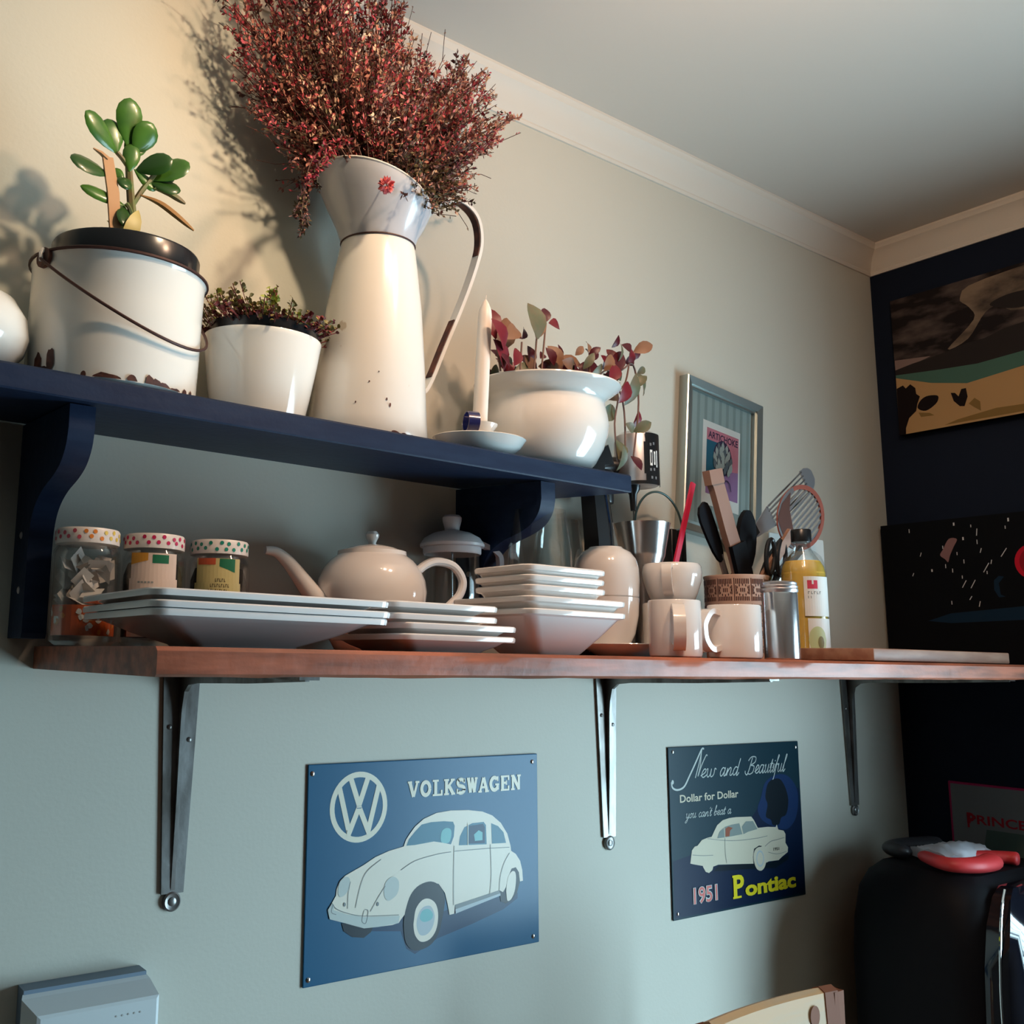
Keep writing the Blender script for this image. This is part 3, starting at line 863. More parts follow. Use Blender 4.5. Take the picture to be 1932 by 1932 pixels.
# ------------------------------------------------------------ enamel bucket
bxc, byc = 0.3682, 1.0955
t = thing('enamel_bucket', 'large white enamel bucket with chipped rusty foot holding the jade plant', 'bucket', navy(bxc, byc), NR)
mb = MB()
h = 0.152
mb.lathe([(0.0, 0.001), (0.1000, 0.001), (0.1030, 0.004), (0.1036, 0.05), (0.1038, 0.1), (0.1042, h - 0.006), (0.1072, h), (0.1066, h + 0.002), (0.1015, h - 0.003), (0.1010, 0.02), (0.0, 0.018)], 'enamel', 64)
mb.build('body', t)
mb = MB()
pts = [(0.1072 * cos(2 * pi * k / 48), 0.1072 * sin(2 * pi * k / 48), h) for k in range(49)]
mb.tube(pts, 0.0021, 'rust_wire', 6, cap=False)
mb.build('rim', t, label='rusty rolled rim')
# chips of bare iron, lying on the wall of the bucket
rnd = random.Random(11)
def chip(ang, z, w_, hh, seed, r=0.1037):
    mb = MB()
    rn = random.Random(seed)
    n = 14
    P = []
    for k in range(n):
        a = 2 * pi * k / n
        q = 0.86 + 0.28 * rn.random()
        aa = ang + (w_ * cos(a) * q) / r
        zz = max(0.0045, z + hh * sin(a) * q)
        P.append(((r + 0.0006) * cos(aa), (r + 0.0006) * sin(aa), zz))
    mb.poly(P, 'rust')
    return mb
view = math.atan2(-byc, -bxc)
for off, z, w_, hh in ((-0.92, 0.020, 0.007, 0.013), (-0.72, 0.024, 0.006, 0.013), (-0.82, 0.010, 0.012, 0.007), (-0.30, 0.0055, 0.003, 0.005), (-0.08, 0.004, 0.014, 0.006), (0.0, 0.004, 0.010, 0.005), (0.22, 0.004, 0.006, 0.008), (0.42, 0.004, 0.006, 0.011),
                       (0.50, 0.004, 0.007, 0.008), (0.6, 0.004, 0.010, 0.005), (0.78, 0.003, 0.009, 0.004), (0.95, 0.004, 0.005, 0.006), (1.1, 0.004, 0.004, 0.008), (-0.5, 0.004, 0.004, 0.003)):
    chip(view + off, z, w_, hh, int(off * 1000) % 977).build('enamel_chip', t, smooth=0, label='bare rusty patch')
e1 = view - 0.93
e2 = e1 + pi
for e in (e1, e2):
    mb = MB()
    c = Vector((cos(e), sin(e), 0)); s_ = Vector((-sin(e), cos(e), 0))
    P = []
    for k in range(14):
        a = 2 * pi * k / 14
        P.append((c * 0.1055 + s_ * 0.013 * cos(a) + Vector((0, 0, h - 0.008 + 0.012 * sin(a)))))
    mb.ring_loft([P, [p + c * 0.004 for p in P]], 'rust')
    mb.tube([c * 0.109 + Vector((0, 0, h + 0.002)), c * 0.1125 + Vector((0, 0, h - 0.004)), c * 0.1115 + Vector((0, 0, h - 0.013))], 0.0026, 'porcelain', 6)
    mb.build('ear', t)
mb = MB()
C1 = Vector((cos(e1), sin(e1), 0)); Mv = Vector((cos(e1 + pi / 2), sin(e1 + pi / 2), 0))
P = []
for k in range(33):
    a = pi * k / 32
    d = sin(a)
    P.append(C1 * (0.1125 * cos(a)) + Mv * (0.1105 * d) + Vector((0, 0, h - 0.010 - 0.075 * d * (1 if a < pi / 2 else 1) - 0.010 * (1 - cos(a)) * d)))
mb.tube(P, 0.0019, 'rust_wire', 8)
mb.build('wire_handle', t)

t = thing('nursery_pot', 'black plastic pot sitting inside the white enamel bucket', 'pot', navy(bxc + 0.006, byc), NR)
mb = MB()
mb.lathe([(0.0, 0.020), (0.066, 0.020), (0.082, 0.155), (0.0895, 0.158), (0.0905, 0.181), (0.0890, 0.184), (0.0860, 0.182), (0.0850, 0.160), (0.084, 0.150)], 'black_pot', 56, caps=False)
mb.build('body', t)
mb = MB(); mb.lathe([(0.0, 0.168), (0.05, 0.170), (0.0845, 0.165)], 'soil', 40, caps=False)
mb.build('soil', t)

# jade plant
t = thing('jade_plant', 'green jade plant with fat oval leaves growing in the enamel bucket', 'plant', (0, 0, 0))
def LV(p):
    return Vector(p)
mb = MB()
mb.tube(smooth_pts([(0.381, 1.083, 0.483), (0.380, 1.083, 0.53), (0.374, 1.084, 0.58), (0.368, 1.085, 0.632)]), [0.0078 - 0.0002 * i for i in range(19)], 'stem_green', 8)
mb.tube(smooth_pts([(0.377, 1.083, 0.560), (0.388, 1.080, 0.583), (0.403, 1.078, 0.608)]), 0.0035, 'stem_green', 6)
mb.tube(smooth_pts([(0.374, 1.083, 0.580), (0.355, 1.08, 0.587), (0.343, 1.08, 0.590)]), 0.0028, 'stem_green', 6)
mb.tube(smooth_pts([(0.379, 1.083, 0.545), (0.371, 1.075, 0.552), (0.366, 1.073, 0.556)]), 0.0028, 'stem_green', 6)
mb.tube(smooth_pts([(0.370, 1.084, 0.61), (0.360, 1.08, 0.617), (0.352, 1.078, 0.622)]), 0.003, 'stem_green', 6)
mb.tube([(0.377, 1.083, 0.50), (0.367, 1.079, 0.535)], 0.004, 'stem_green', 6)
mb.build('stem', t)
JL = [(0.366,0.636,0.360,0.692,.0155,'leaf_jade'),(0.353,0.623,0.337,0.662,.0140,'leaf_jade'),(0.352,0.622,0.303,0.650,.0125,'leaf_jade'),(0.374,0.630,0.392,0.668,.0145,'leaf_jade'),(0.366,0.621,0.384,0.655,.0125,'leaf_jade'),
      (0.345,0.590,0.290,0.587,.0125,'leaf_jade_dark'),(0.369,0.555,0.308,0.562,.0085,'leaf_jade'),(0.378,0.606,0.418,0.625,.0125,'leaf_jade_dark'),(0.398,0.600,0.444,0.633,.0145,'leaf_jade'),(0.397,0.597,0.437,0.594,.0110,'leaf_jade_dark'),
      (0.376,0.608,0.406,0.588,.0075,'leaf_jade'),(0.398,0.600,0.428,0.622,.0130,'leaf_jade_dark'),(0.364,0.588,0.349,0.602,.0075,'leaf_jade'),(0.366,0.556,0.362,0.520,.010,'leaf_jade_dark'),(0.370,0.603,0.372,0.640,.010,'leaf_jade'),(0.372,0.592,0.356,0.575,.009,'leaf_jade_dark')]
rnd = random.Random(3)
for a, b, c, d, w_, m in JL:
    mb = MB()
    dy = rnd.uniform(-0.02, 0.015)
    mb.fat_leaf((a, 1.080, b), (c, 1.076 + dy, d), w_ * 1.14, 0.0032, m, nrm=(rnd.uniform(-.3, .3), -1, rnd.uniform(-.2, .5)))
    mb.build('leaf', t)
for pts, m in (([(0.386, 1.078, 0.575), (0.414, 1.072, 0.567), (0.455, 1.066, 0.542)], 'leaf_brown'), ([(0.402, 1.078, 0.589), (0.424, 1.074, 0.586), (0.444, 1.072, 0.578)], 'stem_green')):
    mb = MB()
    P = smooth_pts(pts, 6)
    mb.tube(P, [0.0012 + 0.0034 * sin(pi * min(1, i / (len(P) - 1)) ** 1.4) for i in range(len(P))], m, 6)
    mb.build('withered_leaf', t, label='thin withered leaf')
mb = MB()
mb.leaf((0.362, 1.070, 0.494), (0.380, 1.066, 0.548), 0.010, 'leaf_yellow')
mb.leaf((0.385, 1.078, 0.502), (0.344, 1.076, 0.528), 0.008, 'leaf_yellow')
mb.build('yellow_leaf', t, label='yellowed lower leaf')
t2 = MB()
t2.tube([(0.3575, 1.072, 0.482), (0.349, 1.074, 0.565), (0.340, 1.076, 0.610)], [0.0065, 0.0075, 0.0065], 'stake_wood', 8, flat=(1.0, 0.3), up=(1, 0, 0))
t2.tube([(0.340, 1.076, 0.608), (0.331, 1.075, 0.613), (0.321, 1.075, 0.616)], [0.004, 0.003, 0.001], 'stake_wood', 6)
tag(t2.build('plant_stake'), 'thin reddish wooden stake beside the jade plant stem', 'plant stake')

# enamel bowl at the very left edge
t = thing('enamel_bowl', 'rounded white enamel bowl at the left end of the navy shelf', 'bowl', navy(0.176, 1.095), NR)
mb = MB()
mb.lathe([(0.0, 0.001), (0.055, 0.001), (0.066, 0.006), (0.0835, 0.028), (0.088, 0.045), (0.084, 0.068), (0.070, 0.088), (0.045, 0.100), (0.012, 0.105), (0.0, 0.105)], 'enamel', 48)
mb.build('body', t)

# ------------------------------------------------------------ small enamel pot with sedum
px_, py_ = 0.5797, 1.1120
t = thing('enamel_pot', 'small white tapered enamel pot between the bucket and the tall jug', 'pot', navy(px_, py_), NR)
mb = MB()
mb.lathe([(0.0, 0.001), (0.059, 0.001), (0.0625, 0.004), (0.070, 0.045), (0.0765, 0.085), (0.0800, 0.112), (0.0812, 0.117), (0.0805, 0.119), (0.0780, 0.116), (0.0600, 0.03), (0.0, 0.02)], 'enamel', 56)
mb.build('body', t)
mb = MB()
mb.lathe([(0.0, 0.03), (0.060, 0.03), (0.0735, 0.118), (0.0760, 0.120), (0.0765, 0.133), (0.0745, 0.135), (0.0725, 0.132), (0.070, 0.115)], 'black_pot', 48, caps=False)
mb.lathe([(0.0, 0.124), (0.0715, 0.121)], 'soil', 40, caps=False)
mb.build('inner_pot', t, label='black plastic inner pot')
t = thing('sedum_plant', 'low bushy reddish-green sedum spilling over the small enamel pot', 'plant', navy(px_, py_), NR)
rnd = random.Random(21)
for part, n in (('red_sprigs', 150), ('olive_sprigs', 130), ('green_sprigs', 36)):
    mb = MB()
    for i in range(n):
        a = rnd.uniform(0, 2 * pi); rr = 0.074 * math.sqrt(rnd.random())
        x0, y0 = rr * cos(a), rr * sin(a)
        base = Vector((x0, y0, 0.124))
        lean = Vector((x0 * rnd.uniform(.15, .7), y0 * rnd.uniform(.0, .3), 0))
        if part == 'red_sprigs':
            hh = rnd.uniform(0.008, 0.030); m = 'sedum_red'
        elif part == 'olive_sprigs':
            hh = rnd.uniform(0.018, 0.038) * (1.25 if x0 < -0.04 else 1); m = 'sedum_olive'
        else:
            hh = rnd.uniform(0.028, 0.042); m = 'sedum_green'
            if i < 14:
                base = Vector((0.000 + rnd.uniform(-.006, .006), -0.02, 0.125)); hh = rnd.uniform(0.050, 0.070); lean = Vector((0, 0, 0))
            elif i < 20:
                base = Vector((0.043, -0.02, 0.125)); hh = rnd.uniform(0.03, 0.045)
        tip = base + lean + Vector((rnd.uniform(-.006, .006), rnd.uniform(-.006, .006), hh))
        if y0 > 0.05:
            tip.y = min(tip.y, 0.068)
        mb.tube([base, (base + tip) / 2 + Vector((rnd.uniform(-.003, .003), 0, 0)), tip], 0.0007, 'sedum_red', 4)
        for k in range(9):
            q = base.lerp(tip, 0.35 + 0.65 * rnd.random())
            an = rnd.uniform(0, 2 * pi)
            e = q + Vector((cos(an) * 0.006, sin(an) * 0.006, rnd.uniform(-0.001, 0.005)))
            mb.leaf(q, e, 0.0029, m if rnd.random() < .8 else 'sedum_olive', nrm=(cos(an + 1), sin(an + 1), 1.2))
    o = mb.build(part, t, smooth=0)

# ------------------------------------------------------------ tall enamel jug
jx, jy = 0.7565, 1.1065
t = thing('enamel_jug', 'tall cream-white enamel jug with grey flared collar and long strap handle', 'jug', navy(jx, jy), NR)
mb = MB()
mb.lathe([(0.0, 0.001), (0.0875, 0.001), (0.0895, 0.005), (0.0870, 0.03), (0.0790, 0.12), (0.0705, 0.20), (0.0610, 0.262), (0.0560, 0.292), (0.0535, 0.300), (0.0515, 0.299), (0.050, 0.28), (0.080, 0.02), (0.0, 0.015)], 'enamel_old', 64)
mb.build('body', t)
def collar_tilt(a, r, z):
    k = max(0, (z - 0.298) / 0.072)
    return (-0.012 * k, -cos(a) * 0.024 * k)
mb = MB()
mb.lathe([(0.0545, 0.297), (0.0560, 0.303), (0.0620, 0.320), (0.0745, 0.344), (0.0825, 0.362), (0.0845, 0.370), (0.0850, 0.3735), (0.0830, 0.374), (0.0805, 0.366), (0.0600, 0.322), (0.0520, 0.300)], 'enamel_grey', 64, tilt=collar_tilt, caps=False)
mb.build('collar', t, label='grey-blue flared collar')
mb = MB()
P = [((0.085 + 0.0003) * cos(a) - 0.0125, 0.085 * sin(a), 0.3738 - cos(a) * 0.0253) for a in [2 * pi * k / 48 for k in range(49)]]
mb.tube(P, 0.0014, 'enamel_old', 6, cap=False)
mb.tube([(0.0553 * cos(a), 0.0553 * sin(a), 0.2985) for a in [2 * pi * k / 48 for k in range(49)]], 0.0013, 'rust_wire', 6, cap=False)
mb.build('rim', t)
HP = smooth_pts([(0.068, -0.004, 0.345), (0.085, -0.004, 0.368), (0.104, -0.004, 0.389), (0.136, -0.004, 0.407), (0.164, -0.004, 0.403), (0.184, -0.004, 0.385), (0.191, -0.004, 0.352), (0.184, -0.004, 0.316), (0.169, -0.004, 0.270), (0.152, -0.004, 0.226), (0.128, -0.004, 0.168), (0.108, -0.004, 0.118), (0.094, -0.004, 0.094), (0.0815, -0.004, 0.096)], 5)
mb = MB(); mb.tube(HP, 1.0, 'enamel_old', 8, flat=(0.0028, 0.0085), up=(0, 0, 1))
mb.build('handle', t)
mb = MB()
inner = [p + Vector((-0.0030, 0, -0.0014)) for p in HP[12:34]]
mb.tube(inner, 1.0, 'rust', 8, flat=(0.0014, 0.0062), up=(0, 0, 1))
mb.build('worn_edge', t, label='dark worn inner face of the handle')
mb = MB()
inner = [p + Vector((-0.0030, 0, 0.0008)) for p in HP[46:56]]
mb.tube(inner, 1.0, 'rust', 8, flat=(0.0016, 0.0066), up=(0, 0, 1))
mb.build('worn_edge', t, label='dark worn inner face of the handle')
jv = math.atan2(-jy, -jx)
for off, z, w_, hh in ((0.25, 0.004, 0.012, 0.003), (0.45, 0.004, 0.007, 0.005), (0.62, 0.004, 0.006, 0.004), (0.1, 0.004, 0.006, 0.002), (0.78, 0.004, 0.005, 0.003), (0.3, 0.052, 0.0012, 0.002), (0.36, 0.044, 0.0014, 0.003), (0.0, 0.075, 0.0012, 0.0012), (-0.2, 0.045, 0.001, 0.0015), (0.15, 0.09, 0.001, 0.001)):
    r = 0.0895 - 0.088 * max(0, z - 0.003)
    chip(jv + off, z, w_, hh, int(off * 1000) + 7, r=r + 0.0002).build('enamel_chip', t, smooth=0, label='bare rusty patch')

# ------------------------------------------------------------ dried flowers standing in the jug
ENV = [(0.463, 0.855), (0.496, 0.829), (0.474, 0.789), (0.522, 0.735), (0.552, 0.70), (0.592, 0.662), (0.60, 0.640), (0.637, 0.650), (0.653, 0.678), (0.745, 0.688), (0.824, 0.662), (0.86, 0.683), (0.907, 0.697), (0.941, 0.751), (0.918, 0.789), (0.992, 0.823), (0.975, 0.854),
       (1.028, 0.897), (0.975, 0.911), (0.982, 0.951), (0.93, 0.978), (0.853, 0.948), (0.806, 0.950), (0.80, 1.03), (0.719, 1.045), (0.591, 1.03), (0.493, 0.95)]
def inside(p, poly):
    c = False
    n = len(poly)
    for i in range(n):
        a, b = poly[i], poly[i - 1]
        if (a[1] > p[1]) != (b[1] > p[1]) and p[0] < (b[0] - a[0]) * (p[1] - a[1]) / (b[1] - a[1]) + a[0]:
            c = not c
    return c
t = thing('dried_flower_bunch', 'big bunch of dried red and brown flowering twigs standing in the tall jug', 'dried flowers', (0, 0, 0))
rnd = random.Random(77)
tw = MB()
LM = {k: MB() for k in ('dry_crimson', 'dry_red', 'dry_rust', 'dry_tan', 'dry_dark', 'dry_green')}
root_c = Vector((0.748, 1.085, 0.655))
def sprig_leaf(mbx, m, p, d, L, wd):
    if p.z > 0.655 and not in_env(p) and rnd.random() < .9:
        return
    d = d.normalized()
    s = d.cross(Vector((rnd.uniform(-1, 1), rnd.uniform(-1, 1), rnd.uniform(-1, 1))))
    if s.length < 1e-4:
        return
    s.normalize()
    mbx.poly([p, p + d * L * .5 + s * wd, p + d * L, p + d * L * .5 - s * wd], m)
def pick(x, z, tt):
    u = rnd.random()
    lo = z < 0.735
    if lo and x > 0.73:
        return 'dry_green' if u < .45 else ('dry_dark' if u < .72 else ('dry_rust' if u < .9 else 'dry_tan'))
    if lo:
        return 'dry_rust' if u < .30 else ('dry_dark' if u < .6 else ('dry_crimson' if u < .85 else 'dry_green'))
    if x < 0.58:
        return 'dry_dark' if u < .30 else ('dry_crimson' if u < .62 else ('dry_rust' if u < .85 else 'dry_red'))
    if z > 0.93:
        return 'dry_crimson' if u < .5 else ('dry_dark' if u < .7 else ('dry_rust' if u < .88 else 'dry_tan'))
    if x > 0.9:
        return 'dry_tan' if u < .34 else ('dry_rust' if u < .66 else ('dry_crimson' if u < .8 else ('dry_green' if u < .9 else 'dry_red')))
    return 'dry_rust' if u < .30 else ('dry_tan' if u < .54 else ('dry_red' if u < .68 else ('dry_crimson' if u < .84 else ('dry_dark' if u < .93 else 'dry_green'))))
def in_env(p):
    return inside((p.x * 1.06 / p.y, p.z * 1.06 / p.y), ENV)
def inside_room(p):
    return p.y < 1.186 and p.z < 1.062 and not (p.y > 1.155 and p.z > 0.995)
def branch(tip, nsub=9, dens=1.0):
    root = root_c + Vector((rnd.uniform(-.03, .03), rnd.uniform(-.03, .03), -0.05))
    mouth = root_c + Vector((max(-.055, min(.055, (tip.x - root_c.x) * .3)) + rnd.uniform(-.012, .012), rnd.uniform(-.05, .045), 0.018 + max(0, (0.75 - tip.x)) * 0.05))
    up = 0.30 * (tip - mouth).length
    mid = mouth.lerp(tip, 0.5) + Vector((0, 0, up * (0.6 if tip.z > 0.75 else 0.9))) * rnd.uniform(.3, .8)
    P = smooth_pts([root, mouth, mid, tip], 6)
    P = [p if inside_room(p) else Vector((p.x, min(p.y, 1.15), min(p.z, 1.05))) for p in P]
    tw.tube(P, [0.0016 - 0.0012 * i / len(P) for i in range(len(P))], 'twig', 4)
    for s in range(nsub):
        i = rnd.randint(8, len(P) - 2)
        a = P[i]
        d = (P[min(i + 1, len(P) - 1)] - P[i - 1]).normalized()
        d2 = (d + Vector((rnd.uniform(-1, 1), rnd.uniform(-1, 1), rnd.uniform(-.4, .9))) * .65).normalized()
        L = rnd.uniform(.03, .075)
        b = a + d2 * L
        c = a + d2 * L * .5 + Vector((0, 0, rnd.uniform(-.004, .008)))
        if not inside_room(b) or b.z < 0.60 or (not in_env(b) and rnd.random() < .8):
            continue
        tw.tube([a, c, b], 0.0006, 'twig', 3)
        seg = [a, c, b]
        m_cl = pick(b.x, b.z, 0)
        for k in range(int(rnd.randint(15, 24) * dens)):
            u = rnd.random()
            q = (a.lerp(c, u * 2) if u < .5 else c.lerp(b, u * 2 - 1))
            an = Vector((rnd.uniform(-1, 1), rnd.uniform(-1, 1), rnd.uniform(-1, 1)))
            m = m_cl if rnd.random() < .6 else pick(q.x, q.z, u)
            sprig_leaf(LM[m], m, q, d2 * .7 + an, rnd.uniform(.005, .0105), rnd.uniform(.0013, .0026))
    for k in range(int(22 * dens)):
        u = rnd.uniform(.55, 1)
        i = min(len(P) - 2, int(u * (len(P) - 1)))
        q = P[i].lerp(P[i + 1], rnd.random())
        an = Vector((rnd.uniform(-1, 1), rnd.uniform(-1, 1), rnd.uniform(-1, 1)))
        m = pick(q.x, q.z, u)
        sprig_leaf(LM[m], m, q, an + Vector((0, 0, .2)), rnd.uniform(.0045, .009), rnd.uniform(.001, .002))
cnt = 0
while cnt < 230:
    p = (rnd.uniform(.46, 1.03), rnd.uniform(.63, 1.05))
    if inside(p, ENV):
        y = rnd.uniform(0.99, 1.165) if p[0] > 0.64 else rnd.uniform(1.10, 1.172)
        k = y / 1.06
        p3 = Vector((p[0] * k, y, p[1] * k))
        if p3.z > 1.03:
            p3.z = 1.03
        if inside_room(p3):
            branch(p3); cnt += 1
# tips right along the outline, and the sprig that hangs over the rim on the left
for i in range(len(ENV)):
    a, b = ENV[i - 1], ENV[i]
    for k in (0.3, 0.8):
        y = rnd.uniform(1.02, 1.10) if a[0] > 0.64 else rnd.uniform(1.11, 1.165)
        q = y / 1.06
        p3 = Vector(((a[0] + (b[0] - a[0]) * k) * q, y, min(1.04, (a[1] + (b[1] - a[1]) * k) * q)))
        p3 = p3.lerp(Vector((0.745, y, 0.83)), 0.05)
        branch(p3, 5, 0.8)
for dx in (0, 0.010, -0.012, 0.004):
    P = smooth_pts([(0.70, 1.04, 0.70), (0.655, 1.02, 0.715), (0.612 + dx, 1.01, 0.668), (0.583 + dx * .5, 1.005, 0.61 + dx), (0.578 + dx, 1.005, 0.545 + abs(dx) * 2)], 8)
    tw.tube(P, 0.0007, 'twig', 3)
    for k in range(170):
        i = rnd.randint(6, len(P) - 2)
        q = P[i].lerp(P[i + 1], rnd.random())
        m = 'dry_crimson' if q.z > 0.62 and rnd.random() < .6 else ('dry_dark' if rnd.random() < .5 else ('dry_green' if rnd.random() < .5 else 'dry_rust'))
        sprig_leaf(LM[m], m, q, Vector((rnd.uniform(-1, 1), rnd.uniform(-1, 1), rnd.uniform(-1.2, .6))), rnd.uniform(.005, .010), rnd.uniform(.0012, .0022))
for k in range(90):                                        # one round flower head over the rim
    d = Vector((rnd.gauss(0, 1), rnd.gauss(0, 1), rnd.gauss(0, 1))).normalized()
    sprig_leaf(LM['dry_red'], 'dry_red', Vector((0.700, 0.985, 0.645)) + d * 0.004, d, 0.009, 0.0024)
tw.tube([(0.728, 1.05, 0.66), (0.712, 1.0, 0.665), (0.700, 0.985, 0.645)], 0.0009, 'twig', 4)
tw.build('twigs', t, smooth=0)
NM = dict(dry_crimson='crimson_petals', dry_red='red_petals', dry_rust='rust_leaves', dry_tan='tan_leaves', dry_dark='dark_leaves', dry_green='green_leaves')
for k, b_ in LM.items():
    o = b_.build(NM[k], t, smooth=0)

# ------------------------------------------------------------ candle in an enamel chamber stick
cx2, cy2 = 0.9237, 1.052
t = thing('candle_holder', 'white enamel saucer candle holder with a navy finger ring', 'candle holder', navy(cx2, cy2), NR)
mb = MB()
mb.lathe([(0.0, 0.001), (0.044, 0.001), (0.050, 0.004), (0.062, 0.014), (0.0685, 0.0245), (0.0700, 0.0262), (0.0690, 0.0272), (0.064, 0.021), (0.048, 0.007), (0.0, 0.004)], 'enamel', 48)
mb.build('saucer', t)
mb = MB()
mb.lathe([(0.012, 0.005), (0.0200, 0.008), (0.0185, 0.022), (0.0215, 0.040), (0.0265, 0.0475), (0.0268, 0.050), (0.0235, 0.050), (0.0125, 0.042), (0.0120, 0.012)], 'enamel', 32, caps=False)
mb.build('cup', t)
mb = MB()
rc = Vector((-0.0385, -0.026, 0.044))
ax = Vector((0.93, -0.36, 0)).normalized()
s1 = Vector((-ax.y, ax.x, 0)); s2 = Vector((0, 0, 1))
rings = []
for q, rr in ((-0.0085, 0.0155), (0.0085, 0.0155), (0.0085, 0.0138), (-0.0085, 0.0138), (-0.0085, 0.0155)):
    rings.append([rc + ax * q + (s1 * cos(2 * pi * k / 28) + s2 * sin(2 * pi * k / 28)) * rr for k in range(28)])
mb.ring_loft(rings, 'navy_enamel', cap0=False, cap1=False)
mb.build('finger_ring', t, label='navy blue finger ring')
mb = MB(); mb.tube([(-0.017, -0.010, 0.030), (-0.028, -0.019, 0.030), (-0.034, -0.023, 0.030)], 0.0030, 'rust_wire', 6)
mb.build('rivet', t)
t = thing('candle', 'tall white candle standing in the enamel candle holder', 'candle', navy(cx2, cy2), NR)
mb = MB()
mb.lathe([(0.0, 0.012), (0.0113, 0.012), (0.0112, 0.10), (0.0106, 0.215), (0.0094, 0.226), (0.0050, 0.237), (0.0012, 0.243), (0.0, 0.243)], 'wax', 24)
mb.build('stick', t)
mb = MB(); mb.tube([(0, 0, 0.242), (0.0004, 0, 0.247), (0.0010, 0, 0.250)], 0.0006, 'wax', 5)
mb.build('wick', t)

# ------------------------------------------------------------ round-bellied enamel bowl with trailing plant
gx, gy = 1.0927, 1.0866
t = thing('enamel_planter', 'white round-bellied enamel pot with flared rim holding the red-leaved plant', 'plant pot', navy(gx, gy), NR)
mb = MB()
mb.lathe([(0.0, 0.001), (0.066, 0.001), (0.072, 0.003), (0.083, 0.016), (0.0945, 0.040), (0.1005, 0.062), (0.1018, 0.078), (0.0990, 0.094), (0.0950, 0.108), (0.0938, 0.116), (0.0965, 0.122), (0.1060, 0.1295), (0.1165, 0.1375), (0.1185, 0.1405), (0.1180, 0.1425),
          (0.1150, 0.1415), (0.1040, 0.1330), (0.0930, 0.1240), (0.0910, 0.116), (0.097, 0.08), (0.07, 0.01), (0.0, 0.008)], 'enamel', 72)
mb.build('body', t)
mb = MB(); mb.lathe([(0.0, 0.112), (0.0912, 0.110)], 'soil', 40, caps=False); mb.build('soil', t)
t = thing('trailing_plant', 'wine-red and olive leaved plant trailing over the right side of the round pot', 'plant', (0, 0, 0))
LS = [(0.949,0.492,0.938,0.548),(0.965,0.478,0.931,0.518),(0.954,0.472,0.971,0.531),(0.971,0.497,1.005,0.526),(0.938,0.473,0.959,0.452),(0.965,0.444,0.93,0.484),(1.039,0.511,1.022,0.569),(1.035,0.51,1.043,0.556),(1.051,0.54,1.058,0.568),(1.063,0.543,1.087,0.539),(1.004,0.504,1.016,0.528),(1.004,0.504,0.993,0.514),(0.987,0.457,0.999,0.49),(1.027,0.456,1.01,0.479),(1.074,0.474,1.056,0.501),(1.092,0.477,1.068,0.508),(1.123,0.501,1.135,0.517),(1.154,0.498,1.161,0.523),(1.154,0.506,1.169,0.52),(1.092,0.486,1.128,0.484),(1.128,0.484,1.172,0.478),(1.191,0.487,1.206,0.518),(1.204,0.485,1.226,0.526),(1.204,0.471,1.225,0.503),(1.259,0.533,1.246,0.547),(1.266,0.535,1.299,0.551),(1.259,0.519,1.274,0.55),(1.217,0.474,1.192,0.497),(1.271,0.498,1.3,0.465),(1.271,0.498,1.262,0.444),(1.215,0.427,1.172,0.402),(1.25,0.48,1.229,0.439),(1.276,0.433,1.268,0.403),(1.26,0.393,1.234,0.403),(1.26,0.393,1.288,0.411),(1.22,0.373,1.199,0.334),(1.233,0.366,1.238,0.326),(1.252,0.35,1.264,0.325),(1.091,0.468,1.044,0.468),(1.141,0.478,1.092,0.491),(0.976,0.447,0.949,0.467)]
CL = 'r r t t d r o t d r d d r t d t t d d t d t d r d t d r o o o r r o o o o d t t d'.split()
WDT = {28: .017, 29: .013, 30: .014, 31: .012, 35: .014, 36: .012, 24: .012, 26: .010, 9: .012, 8: .010}
rnd = random.Random(8)
for i, (a, b, c, d) in enumerate(LS):
    m = {'r': 'red_leaf', 'd': 'red_leaf_dark', 't': 'tan_leaf', 'o': 'olive_leaf'}[CL[i]]
    L = math.hypot(c - a, d - b)
    y0 = 1.04 + rnd.uniform(-.02, .03)
    if a < 0.96:
        y0 = 1.075
    mb = MB()
    mb.leaf((a * y0 / 1.04, y0, b * y0 / 1.04), (c * y0 / 1.04, y0 + rnd.uniform(-.02, .02), d * y0 / 1.04), WDT.get(i, max(0.0065, L * 0.30)), m, nrm=(rnd.uniform(-.4, .4), -1, rnd.uniform(-.2, .5)), fold=0.25)
    mb.build('leaf', t)
for i in range(100):
    a = rnd.uniform(0.985, 1.22); b = 0.455 + rnd.uniform(-.008, .030)
    if i > 63:
        a = rnd.gauss(1.232, 0.030); b = rnd.gauss(0.492, 0.022)
        a = max(1.17, min(1.285, a)); b = max(0.455, min(0.535, b))
    an = rnd.uniform(0.2, pi - 0.2)
    mb = MB()
    y0 = rnd.uniform(1.03, 1.13)
    ll = rnd.uniform(.018, .034)
    mb.leaf((a, y0, b), (a + ll * cos(an), y0 + rnd.uniform(-.015, .015), b + ll * sin(an)), rnd.uniform(.006, .010), rnd.choice(['red_leaf', 'red_leaf_dark', 'red_leaf_dark', 'tan_leaf', 'olive_leaf']), nrm=(rnd.uniform(-.6, .6), -1, rnd.uniform(-.2, .6)), fold=.25)
    mb.build('leaf', t)
ST = [(0.949,0.492,0.959,0.443),(1.04,0.546,1.03,0.457),(1.057,0.541,1.046,0.46),(1.004,0.499,1.0,0.451),(1.154,0.498,1.159,0.455),(1.259,0.535,1.244,0.478,1.215,0.452),(1.17,0.47,1.205,0.49,1.236,0.44,1.239,0.367,1.236,0.34),(1.19,0.468,1.235,0.497,1.265,0.511,1.276,0.447,1.259,0.351),(1.18,0.47,1.223,0.456,1.214,0.4,1.219,0.337)]
